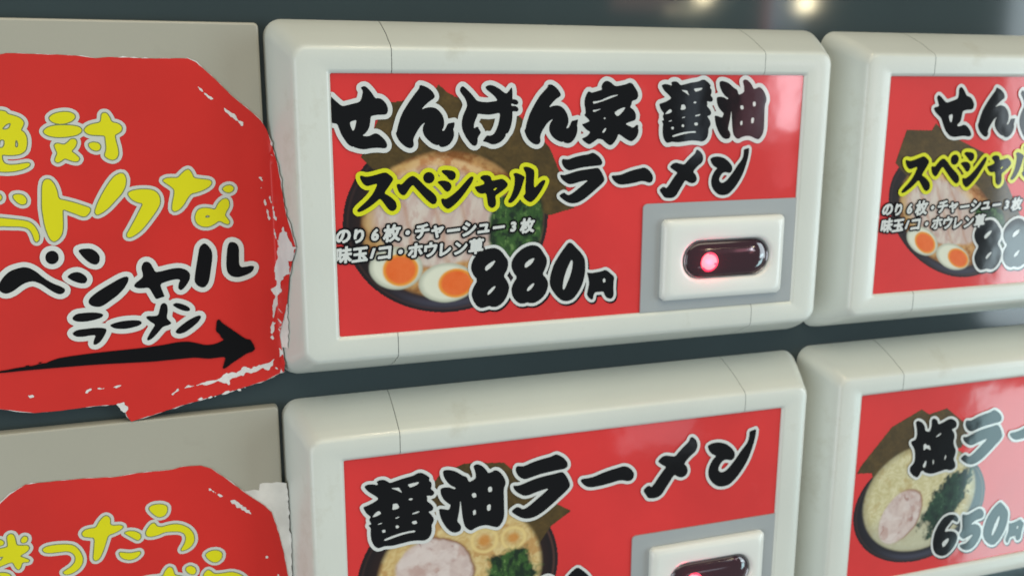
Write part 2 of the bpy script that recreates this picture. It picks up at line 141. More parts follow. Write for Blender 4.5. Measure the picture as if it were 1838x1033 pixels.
MM3 = {
 'shou': '384 587 456 554 559 562 645 595 662 570 630 521 693 491 787 496 857 545 898 586 1000 561 1185 519 1373 494 1483 443 1560 451 1662 518 1726 584 1702 642 1754 684 1762 768 1738 826 1801 885 1816 935 1772 986 1644 960 1669 1019 1656 1086 1739 1154 1795 1239 1772 1306 1677 1322 1741 1391 1799 1493 1785 1561 1743 1628 1752 1731 1732 1833 1671 1918 1577 1950 1459 1923 1303 1912 1113 1935 924 1957 751 1937 677 1962 610 1961 538 1884 492 1765 480 1614 490 1497 438 1430 512 1414 469 1347 466 1297 500 1255 419 1180 365 1081 351 1023 452 998 579 949 669 891 607 825 488 734 417 652/907 693 1012 705 1087 704 1115 768 1155 837 1055 767|1255 665 1387 648 1510 638 1467 698 1356 731 1309 739|1260 993 1328 964 1373 993 1323 1023|945 1046 1039 1038 1089 1134 1031 1170 932 1170 949 1100|516 1274 597 1181 670 1145 717 1215 622 1260|1326 1315 1423 1283 1512 1276 1464 1316 1369 1332|976 1362 1063 1331 1088 1352 1010 1374|614 1443 691 1417 742 1421 675 1452|1321 1488 1423 1469 1449 1544 1365 1556|990 1524 1054 1516 1069 1582 1004 1590|709 1580 783 1572 788 1638 724 1640|749 1790 906 1742 1094 1702 1284 1686 1400 1687 1403 1730 1249 1728 1060 1759 892 1799 761 1826',
 'yu': '1996 466 2101 457 2239 499 2340 566 2422 633 2502 666 2549 793 2644 759 2700 717 2693 616 2667 515 2643 456 2699 414 2778 430 2882 514 2948 615 2970 649 3048 632 3105 598 3186 624 3272 717 3342 854 3349 939 3306 1042 3309 1214 3315 1421 3320 1629 3291 1768 3218 1871 3160 1896 3057 1860 2934 1806 2794 1804 2678 1837 2602 1879 2541 1861 2457 1773 2423 1652 2401 1515 2386 1344 2361 1139 2347 1343 2313 1514 2291 1634 2354 1703 2379 1789 2344 1858 2248 1877 2147 1838 2043 1716 1955 1544 1918 1408 1901 1289 1999 1307 2118 1350 2159 1240 2109 1206 2006 1103 1951 985 1937 851 2028 834 2145 851 2245 910 2272 877 2162 817 2079 717 2014 599/2601 1052 2697 1044 2714 1145 2628 1153|2959 960 3045 952 3054 1070 2967 1078|2627 1437 2693 1420 2700 1522 2635 1547|2937 1354 3024 1346 3015 1491 2937 1490',
 'ra': '3584 575 3663 586 3753 597 3934 534 4136 491 4339 467 4461 421 4522 441 4644 520 4735 637 4745 733 4683 779 4540 786 4357 801 4133 824 3931 867 3789 901 3690 861 3611 783 3562 669|3517 999 3627 1021 3788 978 3991 916 4193 883 4438 860 4601 835 4662 875 4734 982 4795 1119 4805 1197 4722 1292 4557 1422 4371 1572 4186 1702 4022 1783 3859 1807 3718 1773 3577 1681 3468 1581 3550 1516 3620 1490 3740 1580 3883 1508 4067 1369 4210 1267 4323 1174 4191 1190 4028 1223 3886 1267 3764 1273 3645 1203 3556 1124 3517 1047/',
 'bar': '5069 1062 5195 1066 5345 1053 5520 999 5739 946 5934 918 6044 895 6149 923 6250 1001 6316 1104 6307 1205 6247 1262 6160 1268 6055 1231 5948 1220 5751 1256 5534 1284 5320 1294 5196 1266 5098 1188 5043 1103/',
 'me': '7665 433 7726 424 7803 491 7858 597 7853 704 7809 791 7684 877 7536 1032 7613 1110 7647 1227 7602 1325 7500 1363 7401 1332 7304 1263 7217 1398 7109 1553 7022 1689 6919 1755 6799 1763 6681 1742 6626 1663 6545 1536 6639 1450 6698 1441 6745 1490 6818 1413 6926 1259 7032 1125 7096 1058 7019 1009 6924 941 6887 892 6971 806 7071 778 7188 807 7306 837 7411 722 7537 606 7641 520/',
 'nn': '8111 686 8219 633 8395 630 8575 686 8714 789 8821 910 8838 1018 8798 1094 8731 1111 8618 1076 8529 1092 8456 1176 8416 1272 8453 1352 8544 1376 8653 1322 8759 1210 8885 1059 8989 908 9096 795 9158 700 9184 565 9178 468 9256 451 9356 426 9353 572 9318 746 9262 939 9183 1151 9060 1362 8912 1552 8740 1701 8562 1731 8403 1693 8264 1577 8179 1436 8161 1279 8199 1145 8281 1012 8356 957 8231 894 8149 794/',
 'c_p6': '3454 3269 3569 3324 3637 3428 3616 3519 3547 3490 3429 3415 3356 3517 3240 3631 3211 3739 3339 3731 3517 3768 3638 3863 3675 3983 3632 4167 3501 4336 3340 4443 3167 4443 2983 4346 2877 4177 2841 3963 2866 3723 2966 3495 3115 3312 3280 3252/3158 4052 3241 3986 3368 3930 3381 4031 3263 4168 3195 4176',
 'c_p5': '3739 3293 3899 3354 4026 3317 4192 3247 4320 3219 4439 3284 4500 3407 4471 3516 4340 3535 4191 3569 4071 3665 4246 3653 4392 3752 4464 3878 4457 4069 4369 4247 4211 4395 4037 4414 3875 4349 3749 4224 3854 4193 3965 4201 4085 4105 4208 3953 4027 4001 3903 4057 3786 4001 3718 3895 3783 3810 3797 3660 3763 3485/',
 'c_p0': '5019 3131 5146 3235 5278 3369 5355 3515 5357 3766 5284 4044 5156 4257 4996 4406 4834 4380 4658 4235 4542 4044 4536 3832 4609 3556 4756 3331 4914 3182/5032 3544 5072 3588 5043 3775 4961 3994 4868 4134 4845 4053 4893 3829 4977 3631',
 'c_yen': '5409 3812 5492 3836 5623 3813 5725 3790 5786 3760 5841 3783 5905 3853 5964 3915 5938 4024 5914 4181 5909 4306 5879 4384 5818 4407 5749 4375 5714 4304 5706 4241 5619 4248 5532 4255 5489 4317 5472 4410 5428 4417 5377 4362 5356 4299 5387 4206 5433 4052 5427 3913/5719 3958 5776 3950 5767 4034 5716 4049',
}
MM4 = {
 'shio': '1642 830 1718 804 1844 870 1936 983 1960 1106 2094 1139 2138 1006 2116 816 2214 801 2302 871 2335 978 2472 942 2625 873 2725 868 2855 934 2918 1028 2899 1121 2761 1157 2854 1246 2890 1372 2864 1491 2899 1600 2977 1732 2961 1853 2925 1972 2999 2070 3015 2196 2878 2259 2721 2201 2488 2244 2278 2272 2081 2209 1978 2120 1893 2285 1833 2305 1696 2222 1598 2099 1606 1989 1687 1934 1726 1835 1716 1661 1670 1517 1566 1384 1559 1323 1695 1297 1719 1163 1691 1006 1659 900/1946 1448 2019 1436 2056 1496 2129 1484 2189 1637 2106 1585 2043 1560 1966 1618|1974 2032 2072 1859 2093 1952 2064 2079|2287 1872 2322 1929 2315 2037 2279 1976|2630 1937 2657 1794 2689 1854 2669 1943|2280 1302 2423 1209 2470 1223 2373 1296',
 'p6': '3129 3483 3238 3535 3302 3634 3282 3720 3217 3692 3105 3622 3035 3718 2926 3826 2898 3928 3020 3921 3188 3956 3302 4046 3337 4159 3298 4333 3173 4494 3021 4595 2857 4595 2683 4503 2582 4343 2548 4141 2571 3913 2667 3697 2808 3523 2963 3467/2849 4225 2927 4162 3047 4109 3059 4205 2948 4334 2883 4342',
 'p5': '3398 3505 3550 3564 3670 3528 3827 3462 3949 3435 4062 3497 4120 3613 4092 3717 3968 3735 3826 3767 3713 3858 3879 3847 4017 3941 4085 4060 4078 4240 3996 4409 3846 4549 3681 4568 3527 4506 3408 4387 3508 4358 3613 4366 3726 4275 3843 4131 3672 4176 3554 4230 3443 4176 3379 4076 3441 3995 3453 3854 3422 3688/',
 'p0': '4611 3352 4731 3451 4856 3578 4929 3716 4931 3954 4862 4217 4740 4419 4589 4560 4436 4535 4269 4398 4159 4217 4153 4016 4223 3755 4362 3541 4512 3401/4624 3743 4661 3785 4633 3963 4556 4170 4468 4302 4446 4226 4491 4014 4571 3826',
 'ra': '3191 973 3269 981 3357 989 3529 920 3722 869 3917 836 4033 787 4093 804 4216 877 4312 989 4327 1084 4270 1132 4132 1144 3955 1166 3739 1198 3546 1249 3411 1289 3311 1253 3230 1179 3176 1067|3153 1397 3261 1414 3414 1364 3607 1295 3801 1254 4037 1222 4194 1191 4256 1228 4332 1331 4400 1464 4414 1541 4340 1638 4187 1774 4016 1930 3844 2066 3690 2153 3533 2183 3394 2155 3252 2069 3141 1975 3216 1907 3283 1878 3404 1963 3538 1886 3708 1741 3841 1634 3945 1537 3817 1558 3662 1598 3526 1647 3409 1658 3289 1593 3197 1519 3155 1444/',
 'bar': '4668 1470 4790 1469 4935 1450 5102 1390 5310 1329 5498 1293 5603 1266 5707 1289 5809 1363 5880 1462 5877 1562 5823 1621 5738 1630 5635 1598 5530 1591 5341 1635 5133 1671 4925 1690 4803 1667 4703 1593 4646 1512/',
 'me': '7148 744 7206 732 7285 796 7345 899 7347 1004 7309 1092 7193 1183 7059 1342 7138 1416 7179 1531 7141 1629 7044 1671 6946 1645 6848 1580 6772 1718 6677 1875 6600 2013 6504 2083 6388 2096 6273 2079 6215 2003 6128 1880 6214 1791 6271 1780 6319 1827 6386 1748 6481 1591 6576 1454 6633 1385 6556 1340 6460 1276 6421 1230 6497 1141 6592 1109 6708 1133 6824 1158 6919 1040 7034 921 7130 831/',
 'nn': '7596 976 7697 919 7868 910 8046 958 8187 1054 8298 1170 8322 1276 8287 1354 8223 1373 8111 1343 8026 1362 7960 1448 7927 1545 7968 1622 8057 1643 8160 1585 8256 1470 8370 1315 8461 1161 8557 1045 8612 949 8629 814 8618 718 8692 699 8787 670 8794 814 8770 988 8727 1181 8664 1395 8557 1608 8425 1802 8267 1957 8096 1993 7940 1962 7798 1853 7708 1717 7680 1562 7709 1427 7781 1293 7850 1236 7725 1178 7640 1082/',
 'yen': '4981 3998 5059 4020 5183 3998 5280 3977 5337 3948 5389 3970 5450 4036 5506 4095 5481 4198 5459 4346 5454 4465 5425 4539 5368 4561 5303 4530 5269 4463 5261 4404 5179 4410 5097 4417 5056 4475 5040 4564 4999 4571 4950 4518 4930 4459 4960 4371 5003 4224 4997 4092/5274 4135 5327 4128 5319 4208 5271 4222',
}
ST1Y = [
 '-5605 650 -5508 650 -5445 669 -5428 710 -5333 735 -5249 771 -5199 820 -5187 868 -5221 939 -5248 987 -5197 1024 -5166 1108 -5172 1229 -5205 1337 -5288 1396 -5399 1412 -5508 1409 -5583 1396 -5591 1474 -5565 1547 -5503 1579 -5394 1581 -5282 1566 -5192 1550 -5155 1569 -5176 1611 -5269 1658 -5404 1691 -5537 1699 -5645 1690 -5709 1676/-5539 959 -5478 888 -5399 853 -5391 889 -5431 960 -5509 977|-5590 1137 -5514 1145 -5523 1234 -5561 1288 -5626 1281|-5354 1177 -5329 1142 -5307 1202 -5314 1274 -5365 1286',
 '-4775 764 -4691 705 -4555 676 -4443 682 -4368 725 -4362 780 -4423 840 -4539 881 -4641 886 -4727 855 -4773 812|-4891 1004 -4825 944 -4710 912 -4575 906 -4407 916 -4308 941 -4272 988 -4288 1037 -4366 1084 -4526 1112 -4684 1116 -4816 1090 -4878 1046|-4741 1249 -4693 1219 -4584 1252 -4524 1216 -4462 1150 -4394 1151 -4371 1207 -4406 1292 -4481 1364 -4417 1415 -4350 1490 -4383 1545 -4451 1543 -4539 1510 -4593 1484 -4654 1532 -4713 1562 -4755 1530 -4738 1469 -4698 1396 -4725 1322|-4179 1235 -4103 1211 -4013 1231 -3988 1287 -4011 1349 -4070 1366 -4137 1340 -4178 1284|-3931 735 -3900 699 -3843 705 -3802 773 -3775 865 -3662 891 -3608 947 -3620 1021 -3687 1064 -3741 1088 -3732 1193 -3707 1318 -3704 1430 -3739 1504 -3806 1534 -3874 1513 -3934 1462 -3924 1413 -3895 1339 -3896 1215 -3898 1098 -3989 1090 -4138 1082 -4203 1050 -4236 1001 -4194 940 -4111 898 -3960 869 -3937 809/',
 '-5729 2088 -5675 2090 -5658 2140 -5685 2194 -5740 2192|-5478 2109 -5400 2093 -5313 2115 -5270 2191 -5288 2264 -5351 2280 -5415 2247 -5473 2171|-5792 2491 -5684 2508 -5509 2534 -5367 2559 -5269 2588 -5197 2654 -5150 2757 -5130 2846 -5143 2921 -5180 2957 -5212 2930 -5226 2841 -5261 2739 -5323 2686 -5433 2662 -5577 2656 -5686 2644 -5742 2648 -5807 2639/',
 '-4979 1892 -4930 1844 -4863 1852 -4803 1934 -4769 2059 -4760 2203 -4649 2232 -4493 2282 -4360 2337 -4248 2386 -4265 2455 -4330 2528 -4399 2531 -4487 2483 -4598 2435 -4707 2380 -4717 2487 -4722 2612 -4734 2738 -4760 2838 -4825 2924 -4897 2965 -4951 2930 -4987 2827 -5019 2687 -5032 2523 -5039 2348 -5021 2162 -5006 2002/',
 '-4184 2458 -4125 2308 -4030 2135 -3909 1949 -3806 1827 -3708 1773 -3639 1787 -3611 1883 -3633 2009 -3701 2133 -3830 2268 -3945 2391 -4058 2476 -4154 2516/',
 '-3610 2143 -3535 2095 -3403 2074 -3236 2079 -3131 2115 -3065 2207 -3062 2336 -3119 2450 -3213 2575 -3332 2725 -3437 2837 -3538 2910 -3625 2951 -3678 2936 -3673 2878 -3653 2853 -3585 2740 -3516 2627 -3433 2476 -3351 2331 -3445 2315 -3547 2254/',
 '-2991 1921 -2922 1884 -2825 1881 -2728 1890 -2663 1821 -2585 1753 -2523 1735 -2478 1801 -2448 1898 -2326 1921 -2179 1939 -2132 1979 -2160 2043 -2251 2105 -2391 2159 -2515 2181 -2582 2263 -2651 2377 -2731 2465 -2819 2507 -2866 2473 -2852 2356 -2810 2203 -2797 2100 -2859 2034 -2952 1967|-1952 2108 -1887 2058 -1798 2048 -1744 2096 -1767 2160 -1844 2191 -1918 2162|-2101 2503 -2044 2387 -1964 2311 -1888 2294 -1847 2342 -1847 2447 -1916 2550 -1938 2615 -1898 2670 -1857 2738 -1879 2784 -1941 2768 -2045 2704 -2130 2766 -2233 2814 -2346 2809 -2441 2752 -2473 2659 -2453 2555 -2399 2478 -2298 2456 -2187 2473/-2303 2633 -2257 2589 -2190 2612 -2236 2649',
]
ST1K = [
 '-5887 3763 -5843 3651 -5765 3542 -5655 3448 -5516 3405 -5425 3392 -5337 3416 -5241 3485 -5117 3621 -4989 3720 -4867 3779 -4792 3836 -4809 3900 -4881 3934 -4960 3903 -5067 3818 -5172 3721 -5292 3661 -5395 3668 -5513 3724 -5635 3818 -5741 3862 -5817 3844|-4847 3253 -4855 3291 -4874 3324 -4901 3350 -4934 3366 -4968 3370 -5002 3362 -5031 3343 -5053 3314 -5065 3279 -5067 3240 -5058 3203 -5040 3169 -5013 3143 -4980 3128 -4946 3123 -4912 3131 -4883 3150 -4861 3179 -4849 3214/',
 '-4522 3142 -4450 3114 -4310 3115 -4221 3171 -4164 3265 -4178 3368 -4230 3423 -4311 3406 -4388 3343 -4461 3249|-4742 3606 -4649 3541 -4544 3534 -4444 3599 -4404 3679 -4446 3755 -4539 3749 -4640 3703 -4717 3647/',
 '-4429 4084 -4375 4008 -4224 3901 -4037 3795 -3863 3701 -3764 3667 -3705 3684 -3724 3775 -3807 3902 -3936 4026 -4063 4110 -4164 4182 -4250 4215 -4355 4194 -4417 4150|-3467 3488 -3432 3424 -3370 3408 -3312 3444 -3270 3539 -3240 3621 -3129 3607 -2966 3571 -2817 3560 -2696 3600 -2626 3685 -2640 3791 -2703 3895 -2770 3972 -2822 3995 -2863 3952 -2844 3859 -2808 3788 -2894 3775 -3044 3806 -3171 3851 -3153 3946 -3123 4042 -3108 4097 -3164 4106 -3265 4139 -3297 4070 -3349 3946 -3383 3904 -3481 3911 -3577 3904 -3635 3861 -3593 3797 -3504 3737 -3458 3687 -3464 3607 -3477 3540/',
 '-2434 3201 -2380 3137 -2328 3120 -2269 3170 -2212 3266 -2208 3401 -2245 3600 -2282 3787 -2314 3893 -2382 3964 -2445 3966 -2518 3921 -2563 3837 -2540 3690 -2495 3478 -2460 3320|-1923 3201 -1887 3129 -1823 3119 -1748 3157 -1715 3239 -1723 3387 -1732 3549 -1704 3619 -1607 3611 -1502 3597 -1452 3620 -1482 3700 -1550 3751 -1682 3798 -1786 3812 -1887 3785 -1959 3699 -1970 3563 -1952 3375/',
 '-4724 4376 -4648 4310 -4494 4301 -4341 4306 -4224 4335 -4191 4371 -4231 4414 -4353 4451 -4509 4472 -4649 4461 -4716 4423|-4749 4665 -4662 4613 -4520 4604 -4365 4597 -4246 4606 -4165 4633 -4169 4686 -4226 4789 -4293 4877 -4369 4924 -4415 4914 -4396 4828 -4353 4738 -4448 4737 -4568 4753 -4674 4745 -4730 4713|-4112 4570 -4012 4531 -3853 4504 -3671 4504 -3563 4526 -3542 4575 -3595 4618 -3744 4654 -3890 4662 -4033 4637|-3186 4238 -3122 4209 -3076 4259 -3071 4368 -3106 4514 -3037 4588 -3027 4629 -3104 4657 -3180 4672 -3260 4761 -3354 4862 -3445 4922 -3487 4905 -3451 4827 -3367 4697 -3312 4620 -3394 4560 -3473 4473 -3434 4442 -3349 4455 -3250 4449 -3218 4343|-2989 4266 -2925 4227 -2826 4250 -2717 4306 -2665 4371 -2699 4409 -2786 4396 -2895 4340/',
 '-2964 4771 -2870 4683 -2725 4585 -2594 4519 -2504 4499 -2481 4535 -2538 4627 -2659 4727 -2790 4813 -2893 4839 -2954 4820/',
]
ST2Y = [
 '-6423 8719 -6352 8717 -6281 8714 -6209 8697 -6209 8583 -6205 8484 -6148 8443 -6092 8473 -6074 8590 -6066 8692 -5997 8710 -5879 8722 -5855 8783 -5903 8847 -6003 8896 -6030 8927 -5962 8967 -5878 9025 -5900 9065 -6006 9047 -6040 9156 -6079 9193 -6122 9142 -6158 9021 -6229 9023 -6315 9052 -6388 9076 -6460 9085 -6454 9029 -6351 8945 -6298 8883 -6368 8878 -6437 8860|-5987 8604 -5932 8527 -5874 8544 -5868 8609 -5909 8660 -5968 8657|-6403 8524 -6311 8538 -6264 8603 -6299 8654 -6415 8649|-6471 9198 -6330 9208 -6240 9252 -6202 9346 -6302 9401 -6488 9368/',
 '-5639 8847 -5574 8800 -5428 8788 -5222 8806 -5091 8849 -5003 8966 -4954 9121 -4972 9250 -5049 9355 -5166 9423 -5278 9434 -5329 9381 -5282 9344 -5179 9289 -5097 9200 -5076 9100 -5117 9006 -5210 8947 -5357 8944 -5514 8940 -5608 8910/',
 '-4931 8627 -4870 8564 -4782 8549 -4671 8552 -4612 8444 -4529 8348 -4466 8328 -4408 8388 -4420 8532 -4347 8558 -4246 8559 -4186 8597 -4228 8649 -4346 8705 -4474 8736 -4523 8882 -4587 9049 -4662 9199 -4740 9237 -4773 9180 -4746 9008 -4706 8750 -4809 8727 -4906 8697/',
 '-4180 8731 -4096 8707 -3983 8732 -3887 8806 -3894 8894 -3948 8930 -4020 8874 -4127 8783|-4304 9125 -4219 9146 -4107 9179 -3991 9169 -3927 9164 -3918 9218 -4001 9294 -4118 9319 -4229 9278 -4288 9217|-3694 8275 -3614 8228 -3460 8235 -3361 8294 -3369 8411 -3427 8491 -3531 8505 -3616 8433 -3686 8335|-3794 8791 -3752 8709 -3681 8623 -3616 8611 -3583 8690 -3495 8719 -3363 8694 -3233 8692 -3105 8734 -2980 8828 -2910 8960 -2905 9097 -2966 9208 -3062 9268 -3156 9283 -3167 9251 -3093 9142 -3053 9028 -3078 8918 -3166 8859 -3321 8835 -3451 8830 -3558 8873 -3688 8890 -3776 8868/',
 '-3961 9783 -3804 9765 -3545 9780 -3497 9666 -3426 9587 -3362 9613 -3342 9693 -3322 9788 -3205 9823 -3104 9902 -3087 10044 -3150 10187 -3229 10173 -3219 10021 -3266 9935 -3369 9902 -3459 10055 -3543 10131 -3619 10087 -3528 9920 -3813 9885 -3941 9862|-3101 9658 -3020 9626 -2930 9687 -2917 9781 -2967 9834 -3057 9788 -3105 9718|-2720 9431 -2616 9372 -2482 9378 -2392 9454 -2413 9574 -2498 9637 -2591 9621 -2680 9530|-2801 9955 -2766 9838 -2695 9773 -2630 9815 -2581 9885 -2433 9903 -2241 9897 -2081 9972 -1977 10084 -1929 10218 -1964 10353 -2079 10427 -2160 10397 -2098 10267 -2118 10137 -2250 10052 -2455 10047 -2633 10078 -2765 10039/',
]
ARROW = '-3629 5056 -3443 5045 -3194 5026 -2941 4993 -2752 4995 -2590 5043 -2441 5098 -2273 5092 -2154 5046 -2095 5023 -2149 4963 -2171 4898 -2238 4837 -2217 4693 -2206 4625 -2160 4601 -2119 4673 -1996 4780 -1848 4904 -1686 5044 -1607 5050 -1548 5168 -1526 5255 -1581 5307 -1688 5326 -1824 5413 -1973 5498 -2110 5598 -2161 5593 -2122 5484 -2083 5361 -2212 5363 -2394 5375 -2647 5324 -2901 5328 -3153 5333 -3403 5337 -3650 5328 -4377 5301 -4995 5300 -5462 5302 -5692 5304 -6001 5314 -6077 5280 -5894 5265 -5732 5241 -5431 5223 -5359 5199 -5231 5195 -5158 5161 -4978 5111 -4358 5073|-5369 5175 -5310 5163 -5300 5182 -5347 5191|-5592 5217 -5522 5205 -5512 5222 -5570 5232/'
OUTL1 = '-5827 -287 -5446 -291 -5341 -315 -4780 -302 -4265 -286 -3959 -245 -3677 -266 -3032 -249 -2409 -255 -2270 -188 -1950 117 -1664 428 -1370 683 -1183 869 -1095 1025 -1008 1267 -932 1654 -885 2133 -838 2600 -824 2644 -785 2835 -723 3157 -775 3400 -835 3759 -884 4292 -1033 5019 -1006 5275 -965 5556 -989 5751 -1366 5921 -1823 6030 -2318 6133 -2882 6249 -3440 6386 -3877 6488 -3947 6374 -3988 6213 -4075 6120 -4492 6109 -5088 6136 -5520 6131 -5836 6053 -6078 5994 -6476 5897'
OUTL2 = '-6703 8066 -6263 7830 -6079 7667 -5800 7505 -5374 7508 -4932 7518 -4485 7545 -4249 7567 -3878 7540 -3259 7553 -3009 7516 -2693 7534 -2504 7618 -2233 7867 -1857 8248 -1513 8559 -1383 8725 -1267 9194 -1179 9700 -1124 10202 -1129 10803 -1147 11187 -6914 10083'
SCRAP1 = '-1032 4335 -943 4306 -891 4355 -896 4823 -900 5049 -919 5230 -961 5230 -1024 5271 -1085 5009'
SCRAP2 = '-1986 8236 -1811 8201 -1701 8186 -1604 8218 -1587 8087 -1520 8066 -1352 8095 -1181 8101 -1060 8136 -1036 8307 -1034 8612 -1033 8958 -1026 9529 -1039 10215 -1041 10882 -1346 10827 -1406 9738 -1582 8842'
TEAR1 = '-1073 2750 -979 3091 -884 2787 -808 3047 -717 3153 -775 3423 -839 3464 -828 3675 -909 3796 -947 3941 -933 4083 -1010 4208 -1067 4451 -1129 4707 -1174 5106 -1221 5049 -1172 4573 -1108 4275 -1161 4099 -1035 3956 -1097 3718 -1005 3416 -1021 3126|-3182 6013 -2980 5933 -2778 5858 -2681 5890 -2559 5845 -2297 5814 -2215 5783 -2047 5676 -1905 5681 -1757 5581 -1618 5651 -1470 5568 -1325 5568 -1168 5486 -1215 5601 -1292 5727 -1412 5649 -1521 5749 -1726 5752 -1770 5814 -1993 5792 -2061 5917 -2162 5916 -2259 5845 -2362 5887 -2463 5912 -2581 5887 -2782 5919 -2983 5977 -3106 6051|-1164 5650 -1102 5678 -1086 5760 -1135 5755|-5585 5791 -5468 5774 -5455 5825 -5513 5865 -5573 5850|-4637 5751 -4514 5742 -4501 5803 -4599 5860 -4629 5832|-4405 5770 -4159 5753 -3950 5736 -3948 5761 -4125 5794 -4351 5801|-4094 6119 -3978 6088 -3930 6201 -3943 6373 -4012 6278|-2679 6166 -2316 6125 -1822 6017 -1656 5980 -1679 6022 -1990 6088 -2379 6171 -2661 6199|-1928 585 -1795 594 -1772 665 -1662 744 -1497 896 -1489 975 -1558 950 -1686 830 -1831 684|-2365 171 -2257 236 -2026 460 -2054 476 -2260 282|-1031 1189 -995 1225 -968 1422 -956 1601 -983 1566 -1019 1309|-1266 1920 -1218 1914 -1210 1987 -1258 1994|-1241 2117 -1205 2201 -1148 2491 -1103 2796 -1131 2795 -1188 2490|-1134 2203 -1029 2494 -967 2781 -987 2787 -1060 2495'
TEAR2 = '-2208 8316 -2078 8346 -1970 8472 -1781 8647 -1778 8722 -1914 8646 -2070 8483 -2164 8417|-2610 7997 -2501 8056 -2317 8238 -2350 8244 -2535 8098|-1566 9658 -1524 9646 -1507 9717 -1549 9725|-1541 9834 -1498 9994 -1484 10189 -1511 10184|-1351 9789 -1313 10064 -1297 10299 -1324 10294'
